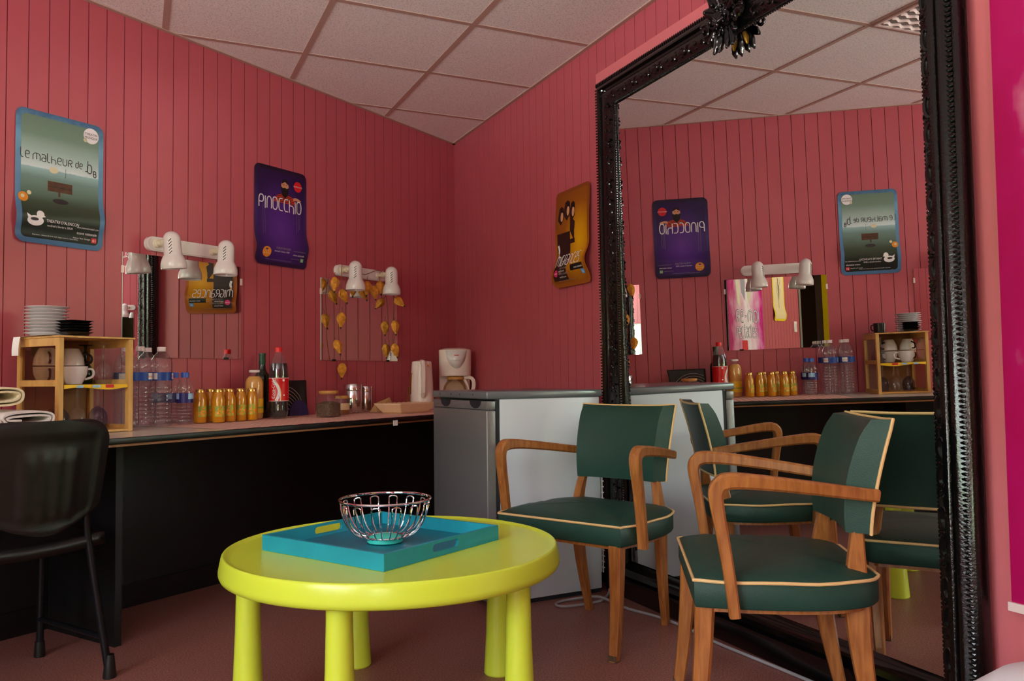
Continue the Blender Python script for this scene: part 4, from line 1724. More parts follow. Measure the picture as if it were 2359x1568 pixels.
b.tube([(-.028 + .0042 * k, -.0895 + .0035 * abs(k - 6) / 9, .280 + .0035 * sin(k * 2.3)) for k in range(13)], .0005, 5)
b.build('script_line', M['print_grey'], t, fix=False)
jug = MB()
jug.lathe([(0, .038), (.060, .038), (.066, .05), (.068, .075), (.062, .10), (.046, .130), (.044, .142)], 32, 0, T(0, -.012, 0), close=False)
jo = jug.build('glass_jug', M['smoked'], t)
jo.location = (0, -.004, .030)
jo.scale = (1.10, 1.10, 1.0)
b = MB()
b.lathe([(.0465, .138), (.047, .150), (.040, .156), (.01, .160), (0, .160)], 28, 0, T(0, -.012, 0), close=False)
b.build('jug_lid', M['cork'], jo)
b = MB()
b.tube(smooth_pts([(.045, -.018, .148), (.075, -.020, .152), (.098, -.022, .135), (.098, -.022, .09), (.086, -.02, .058)], 2), .01, 8, flat=(.0055, .010), up=(0, 1, 0))
b.tube(smooth_pts([(.046, -.018, .140), (.056, -.018, .12), (.066, -.02, .085), (.066, -.02, .06)], 2), .01, 8, flat=(.003, .008), up=(0, 1, 0))
b.build('jug_handle', M['white_plastic'], jo)

# ------------------------------------------------------------------ pine crate with cups and glasses
BX0, BX1 = 2.470, 2.742           # along the wall
BO0, BO1 = 0.075, 0.345           # off the wall
BH = 0.335
bs, bo_ = (BX0 + BX1) / 2, (BO0 + BO1) / 2
crate = wa_thing('pine_crate', 'small open-fronted pine shelf crate holding cups and stemmed glasses', 'crate', bs, bo_, ZC)
hw_, hd_ = (BX1 - BX0) / 2, (BO1 - BO0) / 2
P_ = .017
for sx in (-1, 1):
    b = MB()
    x0, x1 = (sx * hw_, sx * (hw_ - P_)) if sx < 0 else (sx * (hw_ - P_), sx * hw_)
    b.box(x0, x1, -hd_, -hd_ + .024, 0, BH - .002, bev=.0015)
    b.box(x0, x1, hd_ - .022, hd_, 0, BH - .002, bev=.0015)
    for z0, z1 in [(0, .024), (.166, .188), (BH - .030, BH - .002)]:
        b.box(x0 + .001, x1 - .001, -hd_ + .024, hd_ - .022, z0, z1)
    side = b.build('side_frame', M['pine'], crate, smooth=False)
    g = MB()
    xm = (x0 + x1) / 2
    g.box(xm - .001, xm + .001, -hd_ + .024, hd_ - .022, .024, BH - .030)
    g.build('side_pane', M['smoked'] if sx < 0 else M['clear'], side, smooth=False)
b = MB()
b.box(-hw_ - .004, hw_ + .004, -hd_ - .004, hd_ + .004, BH - .002, BH + .004)
b.build('top_board', M['pine'], crate, smooth=False)
b = MB()
b.box(-hw_ + P_, hw_ - P_, -hd_ + .002, hd_, .002, .010)
b.build('bottom_board', M['pine'], crate, smooth=False)
b = MB()
b.box(-hw_ + P_, hw_ - P_, hd_ - .008, hd_ - .002, .010, BH - .002)
b.box(-hw_ + P_, hw_ - P_, hd_ - .022, hd_ - .008, .165, .18)
b.build('back_board', M['pine_dark'], crate, smooth=False)
SHZ = .172
b = MB()
b.box(-hw_ + P_ + .001, hw_ - P_ - .001, -hd_ + .004, hd_ - .023, SHZ - .006, SHZ)
b.build('shelf', M['clear'], crate, smooth=False)
b = MB()
b.grid(lambda a, c: (-hw_ + P_ + .002 + (2 * hw_ - 2 * P_ - .004) * a, -hd_ + .001 - .003 * sin(a * 11), SHZ - .001 - .014 * c * (1 - .3 * sin(a * 7))), 24, 2)
sl = b.build('shelf_liner', M['label_yellow'], crate, fix=False)
b = MB()
for a0, w in [(.18, .10), (.42, .12)]:
    b.grid(lambda a, c: (-hw_ + P_ + (2 * hw_ - 2 * P_) * (a0 + w * a), -hd_ - .0035, SHZ - .003 - .009 * c), 6, 1)
b.build('liner_print', M['label_sky'], sl, fix=False)
b = MB()
b.grid(lambda a, c: (-hw_ + P_ + (2 * hw_ - 2 * P_) * (.62 + .13 * a), -hd_ - .004, SHZ - .002 - .011 * c), 6, 1)
b.build('liner_print', M['print_red'], sl, fix=False)
# paper lining the top of the crate, one edge hanging down
b = MB()
b.grid(lambda a, c: (-hw_ - .02 + (2 * hw_ + .026) * a, -hd_ + .035 + (2 * hd_ - .04) * c, BH + .0060 + .0010 * sin(a * 17 + c * 5)), 20, 8)
b.grid(lambda a, c: (-hw_ - .020 - .006 * sin(c * 2), .075 + .045 * a, BH + .005 - .066 * c), 6, 6)
pp = b.build('paper_liner', M['label_white'], None, fix=False, loc=WA(bs, bo_, ZC), rotz=ANG)
tag(pp, 'white paper sheet lining the top of the pine crate and hanging over its end', 'paper')


def cr_loc(x, y, z):
    """point in the crate's own frame -> world"""
    return WA(bs - x, bo_ - y, ZC + z)


def cup_parts(t, hmat, sc=1.0):
    lathe_obj('bowl', [(0, .003), (.022, .003), (.023, 0), (.025, .0), (.030, .010), (.041, .035), (.044, .062), (.0425, .062), (.039, .035), (.026, .010), (0, .008)], M['porcelain'], t, 28, close=False)
    b = MB()
    b.tube(smooth_pts([(.043, 0, .052), (.060, 0, .054), (.068, 0, .042), (.064, 0, .024), (.036, 0, .016)], 2), .0042, 8)
    b.build('handle', hmat, t)


def cup(label, x, y, z, turn, hmat, flip=False, lean=0.0):
    t = thing('coffee_cup', label, 'cup', cr_loc(x, y, z), ANG + turn, 'cups on the crate shelf')
    cup_parts(t, hmat)
    if flip:
        t.rotation_euler = (PI + lean, 0, ANG + turn)
    return t


SZ = SHZ + .001
cup('white cup with black handle, lower of the left pair on the crate shelf', -.080, .045, SZ, -1.9, M['black_ceramic'])
cup('white cup upside down on top of the left pair in the crate', -.080, .045, SZ + .1285, -1.9, M['black_ceramic'], True)
cup('white cup with black handle, lower of the middle pair on the crate shelf', .016, .057, SZ, -.6, M['black_ceramic'])
cup('white cup upside down on top of the middle pair in the crate',  .016, .057, SZ + .1285, -.6, M['black_ceramic'], True)
cup('plain white cup with white handle at the front of the crate shelf', -.040, -.060, SZ, -.1, M['porcelain'])


def stem_glass(label, x, y, z, bowl_mat, stem_mat, H=.148, r=.033):
    """a wine glass standing upside down on its rim"""
    t = thing('wine_glass', label, 'glass', cr_loc(x, y, z), ANG, 'upside-down stemmed glasses in the crate')
    lathe_obj('bowl', [(r * .86, .0), (r * .97, .02), (r, .035), (r * .9, .055), (r * .55, .072), (.006, .080)], bowl_mat, t, 28, close=False)
    lathe_obj('stem', [(.006, .080), (.011, .083), (.005, .088), (.0075, .097), (.0045, .106), (.008, .116), (.004, .124), (.006, H - .006), (r * .8, H - .003), (r * .85, H), (0, H)], stem_mat, t, 24, close=False)
    return t


GZ = .011
stem_glass('upside-down stemmed glass on the crate floor, nearest the pale post', -.060, -.005, GZ, M['blue_glass'], M['clear'])
stem_glass('upside-down stemmed glass in the middle of the crate floor', .012, .010, GZ, M['clear'], M['clear'])
stem_glass('bluish upside-down stemmed glass on the crate floor at the bottle end', .078, -.010, GZ, M['blue_glass'], M['clear'])
stem_glass('upside-down stemmed glass at the back of the crate floor', -.030, .078, GZ, M['clear'], M['clear'])
stem_glass('green-footed upside-down glass on the crate shelf, behind the clear one', .082, .080, SZ, M['green_glass'], M['green_glass'], .145, .027)
stem_glass('clear upside-down stemmed glass on the crate shelf at the bottle end', .086, -.030, SZ, M['clear'], M['clear'], .148, .030)

# ------------------------------------------------------------------ plates on the crate
PZ = ZC + BH + .0085
PL = ['lowest', 'second lowest', 'third from the bottom', 'fourth from the bottom', 'middle', 'fourth from the top', 'third from the top', 'second from the top', 'topmost']


def plate(label, s, o, z):
    t = MB()
    t.lathe([(0, .004), (.042, .004), (.045, 0), (.048, .0), (.053, .0055), (.0705, .0092), (.0720, .0102), (.0710, .0112), (.053, .0085), (.047, .0065), (0, .0062)], 48)
    ob = t.build('dinner_plate', M['porcelain'], None, angle=50, fix=False, loc=WA(s, o, z), rotz=ANG)
    return tag(ob, label, 'plate', 'stacked white plates on the crate')


p0 = None
for k in range(9):
    lab = PL[k] + ' white round plate of the stack on the pine crate'
    z = PZ + .0115 * k
    if p0 is None:
        p0 = plate(lab, 2.692, .172, z)
    else:
        dup(p0, WA(2.692 + .0015 * sin(k * 2.1), .172 + .0015 * cos(k * 1.7), z), ANG, lab)

q0 = None
BL = ['lowest', 'second lowest', 'middle', 'second from the top', 'topmost']
for k in range(5):
    lab = BL[k] + ' black square plate of the stack in front of the white plates'
    z = PZ + .010 * k
    if q0 is None:
        b = MB()
        b.lathe([(0, .003), (.027, .003), (.029, 0), (.032, 0), (.037, .004), (.0462, .0085), (.047, .0095), (.0455, .0095), (.036, .0055), (0, .0048)], 40, square=6)
        q0 = b.build('square_plate', M['black_ceramic'], None, angle=50, fix=False, loc=WA(2.665, .304, z), rotz=ANG + .1)
        tag(q0, lab, 'plate', 'stacked black square plates on the crate')
    else:
        dup(q0, WA(2.665 + .002 * (k % 2), .304, z), ANG + .1 + .03 * (k % 3), lab)
t = wa_thing('black_mug', 'black mug at the back of the crate top behind the plates', 'mug', 2.548, .13, PZ, turn=.8)
lathe_obj('mug_body', [(0, .002), (.028, .0), (.031, .003), (.033, .056), (.031, .056), (.029, .008), (0, .006)], M['black_ceramic'], t, 28, close=False)
b = MB()
b.tube(smooth_pts([(.031, 0, .046), (.048, 0, .046), (.052, 0, .030), (.044, 0, .014), (.030, 0, .012)], 2), .004, 8)
b.build('handle', M['black_ceramic'], t)

# ------------------------------------------------------------------ towels
def towel(label, s, off, z, L, Wd, Hh, m, roll=2.2, cat='towel'):
    """a towel folded over itself: spiral strip seen at its end, running along the wall-normal direction"""
    b = MB()
    n = 110
    th = .0092
    g = .0112
    turns = min(roll, (Hh / 2 - .006) / g)
    pts = []
    for k in range(n + 1):
        a = PI + turns * 2 * PI * k / n
        d = g * turns * k / n + th / 2
        c, s_ = cos(a), sin(a)
        ex = 2.8
        q = (abs(c) ** ex + abs(s_) ** ex) ** (-1 / ex)
        pts.append(((Wd / 2 - d) * c * q, (Hh / 2 - d) * s_ * q + Hh / 2))
    vs, fs = [], []
    N = 7
    for k, (x, zz) in enumerate(pts):
        p0_ = pts[max(k - 1, 0)]
        p1_ = pts[min(k + 1, n)]
        tx, tz = p1_[0] - p0_[0], p1_[1] - p0_[1]
        ln = math.hypot(tx, tz) or 1
        nx_, nz_ = tz / ln * th / 2, -tx / ln * th / 2
        for j in range(N):
            y = -L / 2 + L * j / (N - 1)
            e = 1.0 if 0 < j < N - 1 else .7
            wob = .0008 * sin(k * .5 + j)
            vs.append((x + nx_ * e + wob, y, max(0.0, zz + nz_ * e)))
        for j in range(N):
            y = -L / 2 + L * j / (N - 1)
            e = 1.0 if 0 < j < N - 1 else .55
            wob = .0015 * sin(k * .5 + j)
            vs.append((x - nx_ * e + wob, y, max(0.0, zz - nz_ * e)))
    R_ = 2 * N
    for k in range(n):
        for j in range(N - 1):
            a, c = k * R_ + j, (k + 1) * R_ + j
            fs.append((a, a + 1, c + 1, c))
            a, c = k * R_ + N + j, (k + 1) * R_ + N + j
            fs.append((a, c, c + 1, a + 1))
        for j0, j1 in ((0, N), (N - 1, 2 * N - 1)):
            fs.append((k * R_ + j0, (k + 1) * R_ + j0, (k + 1) * R_ + j1, k * R_ + j1))
    for k in (0, n):
        for j in range(N - 1):
            fs.append((k * R_ + j, k * R_ + j + 1, k * R_ + N + j + 1, k * R_ + N + j))
    b.add(vs, fs)
    o = b.build('towel', m, None, angle=60, loc=WA(s, off, z), rotz=ANG)
    return tag(o, label, 'towel', 'folded towels beside the crate')


towel('flat white folded towel at the bottom of the towel pile', 2.94, .36, ZC + .001, .30, .20, .034, M['towel_white'], 1.6)
towel('white rolled towel with a dark edge in the middle of the towel pile', 2.93, .37, ZC + .037, .30, .175, .066, M['towel_white'])
towel('cream rolled towel on top of the towel pile', 2.995, .35, ZC + .105, .28, .15, .072, M['towel_cream'])

# ------------------------------------------------------------------ fridge
FA = rad(3.2)
fr = thing('fridge', 'grey under-counter fridge with pale side, standing in the corner by the mirror', 'fridge', (1.317, 2.985, 0), FA)
FD, FWI = 0.470, 0.545            # depth of body along local x, width along local y
b = MB()
b.box(0, FD, 0, FWI, .018, .815, bev=.004)
b.build('body', M['fridge_side'], fr)
b = MB()
b.box(.02, FD, .01, FWI - .01, 0, .018)
b.build('plinth', M['gasket'], fr, smooth=False)
b = MB()
b.box(-.018, 0, .006, FWI - .006, .03, .812)
b.build('door_gasket', M['gasket'], fr, smooth=False)
b = MB()
b.box(-.060, -.018, .0, FWI, .025, .772, bev=.006, seg=3)
door = b.build('door', M['fridge_grey'], fr)
b = MB()
# handle band with two scooped grips
b.box(-.060, -.020, .0, FWI, .773, .808, bev=.004)
hb = b.build('handle_band', M['fridge_grey'], door)
for y0 in (.10, .40):
    b = MB()
    pts = [(y0 - .055 + .11 * k / 12, .808 - .030 * math.sqrt(max(0, 1 - ((k - 6) / 6) ** 2))) for k in range(13)]
    b.add([(-.0612, y, z) for y, z in pts], [list(range(13))])
    b.build('grip', M['gasket'], hb, smooth=False, fix=False)
b = MB()
b.box(-.062, FD + .014, -.006, FWI + .006, .815, .846, bev=.007, seg=3)
tp = b.build('worktop', M['fridge_top'], fr)
b = MB()
for y in (.12, .25, .34, .46):
    b.ball((-.0625, y, .832), .004, 0, None, 1, (.4, 1, 1))
b.build('screw_covers', M['gasket'], tp)
b = MB()
b.box(-.05, -.018, FWI - .06, FWI - .01, .808, .815)
b.build('hinge', M['steel'], fr, smooth=False)
b = MB()
for k in range(26):
    z = .10 + .024 * k
    b.tube([(FD + .014, .0, z), (FD + .014, FWI - .02, z)], .0026, 6)
for y in (.004, .016, .25, FWI - .03):
    b.tube([(FD + .010, y, .08), (FD + .010, y, .72)], .0024, 6)
for y in (.01, FWI - .03):
    b.tube([(FD, y, .2), (FD + .012, y, .2)], .003, 6)
    b.tube([(FD, y, .6), (FD + .012, y, .6)], .003, 6)
b.build('condenser_grid', M['label_white'], fr)

# ------------------------------------------------------------------ lime table, tray, wire bowl
TX, TY, TR, TZ = 0.655, 2.222, 0.457, 0.4435
tb = thing('play_table', 'round lime green plastic table with five fat flared legs', 'table', (TX, TY, 0), 0)
b = MB()
b.lathe([(0, TZ - .048), (TR * .90, TZ - .048), (TR * .955, TZ - .055), (TR * .978, TZ - .054), (TR * .991, TZ - .050), (TR * .999, TZ - .042), (TR, TZ - .034), (TR * .988, TZ - .006), (TR * .9835, TZ + .003), (TR * .979, TZ + .0062),
         (TR * .972, TZ + .0068), (TR * .964, TZ + .0050), (TR * .952, TZ + .0012), (TR * .93, TZ), (0, TZ)], 96)
b.build('tabletop', M['lime'], tb, angle=60)
for k in range(5):
    a = rad(91 + 72 * k)
    r = .388
    b = MB()
    b.lathe([(0, 0), (.042, 0), (.0445, .004), (.0435, .02), (.0375, .12), (.033, .24), (.0305, .36), (.031, TZ - .049), (0, TZ - .0485)], 36)
    o = b.build('leg', M['lime'], tb)
    o.location = (r * cos(a), r * sin(a), 0)

tl = Vector((.325, 2.328))
tf = Vector((.539, 1.926))
trr = Vector((.935, 2.151))
tcx = (tl + trr) / 2
ta = math.atan2(trr.y - tf.y, trr.x - tf.x)
ty = thing('serving_tray', 'square turquoise wooden tray with slot handles on the lime table', 'tray', (tcx.x, tcx.y, TZ + .0005), ta)
S2, TH, WT = .228, .041, .009
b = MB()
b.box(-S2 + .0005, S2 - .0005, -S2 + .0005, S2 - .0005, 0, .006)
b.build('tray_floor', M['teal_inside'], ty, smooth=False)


def slot_side(name, y0, y1):
    """long side with a stadium-shaped hand hole through it"""
    L, z0, z1 = S2, 0.0, TH
    hl, hr, hz = .052, .0105, .0235
    hole = []
    for k in range(9):
        a = -PI / 2 + PI * k / 8
        hole.append((hl - hr + hr * cos(a), hz + hr * sin(a)))
    for k in range(9):
        a = PI / 2 + PI * k / 8
        hole.append((-hl + hr + hr * cos(a), hz + hr * sin(a)))
    outer = []
    for x, z in hole:
        # matching point on the rectangle
        if abs(x) >= hl - hr - 1e-6 and abs(z - hz) < hr * .95:
            t_ = (z - hz) / hr
            outer.append((L if x > 0 else -L, max(z0, min(z1, hz + t_ * 1.6 * hr))))
        else:
            outer.append((L if x > 0 else -L, z1) if (z > hz) else (L if x > 0 else -L, z0))
    n = len(hole)
    vs = []
    for y in (y0, y1):
        vs += [(x, y, z) for x, z in outer] + [(x, y, z) for x, z in hole]
    fs = []
    for k in range(n):
        k2 = (k + 1) % n
        fs.append((k, k2, n + k2, n + k))
        fs.append((2 * n + k2, 2 * n + k, 3 * n + k, 3 * n + k2))
        fs.append((n + k, n + k2, 3 * n + k2, 3 * n + k))
        fs.append((k2, k, 2 * n + k, 2 * n + k2))
    m = MB()
    m.add(vs, fs)
    return m.build(name, M['teal'], ty, smooth=False, fix=False)


# local x runs from the front corner to the right corner: slot sides face the camera-right and far-left
slot_side('slot_side', -S2, -S2 + WT)
slot_side('slot_side', S2 - WT, S2)
for sx in (-1, 1):
    b = MB()
    x0, x1 = (-S2, -S2 + WT) if sx < 0 else (S2 - WT, S2)
    b.box(x0, x1, -S2 + WT, S2 - WT, 0, TH)
    b.build('plain_side', M['teal'], ty, smooth=False)

bw = thing('wire_bowl', 'chrome wire fruit bowl standing in the turquoise tray', 'bowl', (.637, 2.243, TZ + .0075), .2)
BR_, BHt = .1255, .118
b = MB()
b.tube([(BR_ * cos(2 * PI * k / 64), BR_ * sin(2 * PI * k / 64), BHt) for k in range(64)], .0036, 10, 0, None, True)
b.build('rim', M['chrome'], bw)
b = MB()
b.tube([(.050 * cos(2 * PI * k / 48), .050 * sin(2 * PI * k / 48), .0145) for k in range(48)], .0030, 8, 0, None, True)
b.build('foot_ring', M['chrome'], bw)


def bowl_pt(t, a):
    """meridian from the foot ring (t=0) to the rim (t=1)"""
    th = t * PI / 2
    r = .050 + (BR_ - .004 - .050) * sin(th) ** .9
    z = .0145 + (BHt - .006 - .0145) * (1 - cos(th) ** 1.15)
    return (r * cos(a), r * sin(a), z)


NW = 14
for k in range(NW):
    a0 = 2 * PI * k / NW
    pts = []
    g = PI / NW * .44
    for j in range(11):
        pts.append(bowl_pt(j / 11, a0 - g))
    top = .93
    for j in range(7):
        q = PI * (1 - j / 6)
        pts.append(bowl_pt(top + .05 * sin(PI * j / 6), a0 + g * cos(q)))
    for j in range(10, -1, -1):
        pts.append(bowl_pt(j / 11, a0 + g))
    w = MB()
    w.tube(smooth_pts(pts, 1), .0020, 7)
    w.build('wire_loop', M['chrome'], bw)
b = MB()
b.lathe([(0, 0), (.046, 0), (.049, .002), (.049, .011), (.047, .0125), (.040, .017), (.02, .0215), (0, .0225)], 48)
b.build('base_disc', M['turq'], bw)

# ------------------------------------------------------------------ green bridge armchairs
def armchair(label, loc, face, group):
    rz = math.atan2(face[1], face[0]) - PI / 2
    t = thing('armchair', label, 'chair', (loc[0], loc[1], 0), rz, group)
    half = [(.0, .0), (.253, .0), (.262, -.05), (.271, -.13), (.272, -.22), (.264, -.30), (.243, -.37), (.212, -.415), (.175, -.438), (.0, -.446)]
    outl = smooth_pts([(x, y, 0) for x, y in half[1:-1]], 1)
    right = [(p.x, p.y) for p in outl]
    outline = right + [(-x, y) for x, y in reversed(right)]
    ZB, ZT = .357, .418
    # seat: box upholstery plus crowned cushion
    b = MB()
    n = len(outline)
    cy_ = -.21
    rings = [(0.985, ZB), (1.0, ZB + .006), (1.0, ZT), (.985, ZT + .004), (.93, ZT + .012), (.8, ZT + .022), (.55, ZT + .030), (.25, ZT + .034)]
    vs, fs = [], []
    for f, z in rings:
        for x, y in outline:
            wr = .0016 * sin(x * 60 + y * 23) + .0014 * sin(y * 75 - x * 31) if f < .95 else 0
            vs.append((x * f, cy_ + (y - cy_) * f, z + wr))
    for i in range(len(rings) - 1):
        for k in range(n):
            k2 = (k + 1) % n
            fs.append((i * n + k, i * n + k2, (i + 1) * n + k2, (i + 1) * n + k))
    vs.append((0, cy_, ZT + .035))
    for k in range(n):
        fs.append(((len(rings) - 1) * n + k, (len(rings) - 1) * n + (k + 1) % n, len(vs) - 1))
    fs.append(list(reversed(range(n))))
    b.add(vs, fs)
    seat = b.build('seat', M['green_vinyl'], t, angle=50)
    b = MB()
    b.tube([(x * 1.004, cy_ + (y - cy_) * 1.004, ZT + .002 + .0012 * sin(k * 1.3)) for k, (x, y) in enumerate(outline)], .0042, 8, 0, None, True)
    b.build('seat_piping', M['piping'], seat)
    b = MB()
    b.prism([(x * .93, cy_ + (y - cy_) * .93) for x, y in outline], ZB - .012, ZB + .001)
    b.build('seat_frame', M['chair_wood'], t, smooth=False)
    # legs
    for sx in (-1, 1):
        b = MB()
        pts = [(sx * .222, -.026, .362), (sx * .225, -.020, .25), (sx * .227, -.008, .12), (sx * .228, .010, .0)]
        P = smooth_pts(pts, 1)
        m_ = len(P)
        b.tube(P, 0, 8, 0, None, False, flat=([.024 - .010 * k / (m_ - 1) for k in range(m_)], [.024 - .009 * k / (m_ - 1) for k in range(m_)]), up=(1, 0, 0))
        lo = b.build('leg', M['chair_wood'], t, angle=30)
        b = MB()
        b.box(sx * .228 - .0142, sx * .228 + .0142, .0085 - .0145, .0095 + .0150, 0.0, .022)
        b.build('foot_tip', M['foot_tip'], lo, smooth=False)
        b = MB()
        pts = [(sx * .166, -.437, .0), (sx * .172, -.412, .12), (sx * .178, -.392, .24), (sx * .181, -.385, .36), (sx * .174, -.388, .45), (sx * .150, -.400, .56), (sx * .145, -.43, .70)]
        P = smooth_pts(pts, 2)
        m_ = len(P)
        fa, fb = [], []
        for p in P:
            f = p.z
            wy = .014 + (.029 - .014) * min(1, f / .36) if f < .36 else max(.013, .029 - .018 * (f - .36) / .2)
            fa.append(.0125 + .002 * min(1, f / .3))
            fb.append(wy)
        b.tube(P, 0, 8, 0, None, False, flat=(fa, fb), up=(1, 0, 0))
        lo = b.build('rear_leg', M['chair_wood'], t, angle=30)
    # backrest: deep panel with splayed sides, rolled back at the top
    def bk(z):
        f = (z - .520) / (.787 - .520)
        rear = -.420 - .052 * f ** 1.5
        thick = .052 + .012 * sin(PI * f)
        wr = .187 + .016 * f
        wf = .165 + .010 * f
        return rear, rear + thick, wr, wf
    b = MB()
    NZ, NX = 14, 12
    zs = [.520 + .267 * k / NZ for k in range(NZ + 1)]
    vs, fs = [], []
    cols = 0
    for k, z in enumerate(zs):
        rear, front, wr, wf = bk(z)
        row = []
        rnd_ = .010 * max(0, (k - NZ + 2) / 2) ** 2
        for i in range(NX + 1):
            u = 2 * i / NX - 1
            row.append((u * wf, front - .020 * (1 - u * u) - rnd_ * 1.2 + .004 * (1 - u ** 4), z + (.004 * (u * u) if k == NZ else 0) - (rnd_ if False else 0)))
        for i in range(NX + 1):
            u = 1 - 2 * i / NX
            row.append((u * wr, rear - .012 * (1 - u * u), z + (.006 * abs(u) ** 3 if k == NZ else 0)))
        cols = len(row)
        vs += row
    for k in range(NZ):
        for i in range(cols):
            i2 = (i + 1) % cols
            fs.append((k * cols + i, k * cols + i2, (k + 1) * cols + i2, (k + 1) * cols + i))
    # domed top and flat bottom
    fs.append(list(reversed(range(cols))))
    for i in range(NX):
        a, c = NZ * cols + i, NZ * cols + cols - 1 - i
        fs.append((a, a + 1, c - 1, c))
    b.add(vs, fs)
    back = b.build('backrest', M['green_vinyl'], t, angle=50)
    b = MB()
    loop = []
    for z in zs:
        rear, front, wr, wf = bk(z)
        loop.append((wr + .001, rear - .001, z + (.006 if z == zs[-1] else 0)))
    topz = zs[-1]
    rear, front, wr, wf = bk(topz)
    tops = [(u * wr, rear - .013 * (1 - u * u), topz + .006 * abs(u) ** 3 + .001) for u in [1 - 2 * i / 12 for i in range(1, 12)]]
    left = [(-x, y, z) for x, y, z in reversed(loop)]
    rear, front, wr, wf = bk(zs[0])
    bots = [(-u * wr, rear - .013 * (1 - u * u), zs[0]) for u in [1 - 2 * i / 12 for i in range(1, 12)]]
    b.tube(loop + tops + left + bots, .0042, 8, 0, None, True)
    b.build('back_piping', M['piping'], back)
    # bent-wood arms
    for sx in (-1, 1):
        b = MB()
        pts = [(sx * .283, -.088, .345), (sx * .284, -.080, .42), (sx * .284, -.066, .52), (sx * .283, -.052, .60), (sx * .282, -.050, .632), (sx * .280, -.062, .652), (sx * .277, -.09, .658), (sx * .270, -.17, .651), (sx * .252, -.28, .637),
               (sx * .226, -.38, .622), (sx * .212, -.43, .615)]
        P = smooth_pts(pts, 2)
        m_ = len(P)
        fa = []
        fb = []
        for k, p in enumerate(P):
            q = k / (m_ - 1)
            fa.append(.0125 + .0055 * bump(q, .48, .22) + .002 * (q > .5))
            fb.append(.0165 + .002 * bump(q, .5, .2) - .003 * (q > .85))
        # section: first axis lies across the bend, second along the lateral direction
        b.tube(P, 0, 8, 0, None, False, flat=(fb, fa), up=(1, 0, 0))
        b.build('arm', M['chair_wood'], t, angle=32)
    return t


armchair('green vinyl wooden armchair in front of the pale fridge side', (1.295, 2.48), (-.90, -.44), 'green bridge armchairs')
armchair('green vinyl wooden armchair nearest the camera, in front of the mirror', (1.338, 1.822), (-.85, .53), 'green bridge armchairs')

# ------------------------------------------------------------------ black chair tucked under the counter
fdir = Vector((-.547, .837))
ldir = Vector((.837, .547))
base = Vector((-.06, 2.842)) - ldir * .20
bc = thing('black_chair', 'black plastic-backed chair with tubular legs pushed up to the counter', 'chair', (base.x, base.y, 0), math.atan2(fdir.y, fdir.x) - PI / 2)


def bback(u, v):
    """outer shell of the back: u across, v upward"""
    z = .462 + .330 * v
    w = .172 + .022 * v
    r = .075
    hh = .330
    y = v * hh
    ww = w
    if y > hh - r:
        ww = w - r + math.sqrt(max(0, r * r - (y - hh + r) ** 2))
    if y < .05:
        ww = w - .05 + math.sqrt(max(0, .0025 - (.05 - y) ** 2))
    x = ww * u
    low = .045 * (1 - v) ** 2 * (u * u)
    return x, .012 - .035 * v + .05 * (u * u) * 0.6, z + low


b = MB()
rows = [0, .01, .03, .06, .1, .15] + [.2 + .06 * k for k in range(10)] + [.79, .83, .87, .91, .94, .97, .99, 1.0]


def rowgrid(off, raised):
    vs = []
    for v in rows:
        for i in range(41):
            u = 2 * i / 40 - 1
            x, y, z = bback(u, v)
            d = 0
            e = max(abs(u) * 1.0, 0)
            if raised:
                if abs(u) < .80 and .08 < v < .84:
                    d -= .006
                if abs(u) < .46 and .14 < v < .70:
                    d += .004 + .004 * (0.5 + .5 * cos(u / .46 * PI * 4.0 + PI))
            vs.append((x, y + off - d, z))
    return vs


n = 41
A_ = rowgrid(-.020, True)
B_ = rowgrid(.0, False)
fs = []
m = len(rows)
o2 = len(A_)
for j in range(m - 1):
    for i in range(n - 1):
        fs.append((j * n + i, j * n + i + 1, (j + 1) * n + i + 1, (j + 1) * n + i))
        fs.append((o2 + j * n + i, o2 + (j + 1) * n + i, o2 + (j + 1) * n + i + 1, o2 + j * n + i + 1))
for j in range(m - 1):
    for i in (0, n - 1):
        fs.append((j * n + i, (j + 1) * n + i, o2 + (j + 1) * n + i, o2 + j * n + i))
for i in range(n - 1):
    for j in (0, m - 1):
        fs.append((j * n + i, j * n + i + 1, o2 + j * n + i + 1, o2 + j * n + i))
b.add(A_ + B_, fs)
b.build('back_shell', M['black_plastic'], bc, angle=60)
b = MB()
b.grid(lambda a, c: ((-.195 + .39 * a) * (1 - .06 * c), .025 + .40 * c, .440 - .010 * sin(PI * a) - .02 * (1 - c) ** 2 * 0 + .006 * c), 16, 12)
so_ = b.build('seat', M['black_plastic'], bc, fix=False)
md = so_.modifiers.new('thickness', 'SOLIDIFY')
md.thickness = .035
md.offset = -1
for sx in (-1, 1):
    b = MB()
    P = smooth_pts([(sx * .135, .02, .56), (sx * .142, .035, .46), (sx * .150, .03, .40), (sx * .20, .0, .0)], 1)
    b.tube(P, .0115, 12, flat=None)
    lo = b.build('rear_leg', M['black_metal'], bc)
    b = MB()
    b.lathe([(0, 0), (.019, 0), (.020, .004), (.0155, .045), (.013, .07), (.0, .07)], 16, 0, T(sx * .20, .0, 0))
    b.build('rubber_foot', M['black_plastic'], lo)
    b = MB()
    P = [(sx * .185, .36, .41), (sx * .195, .385, .0)]
    b.tube(P, .0115, 12)
    lo = b.build('front_leg', M['black_metal'], bc)
    b = MB()
    b.lathe([(0, 0), (.017, 0), (.0175, .004), (.0145, .05), (0, .05)], 16, 0, T(sx * .195, .385, 0))
    b.build('rubber_foot', M['black_plastic'], lo)
    b = MB()
    b.tube([(sx * .184, .012, .125), (sx * .190, .373, .125)], .009, 10)
    b.build('stretcher', M['black_metal'], bc)

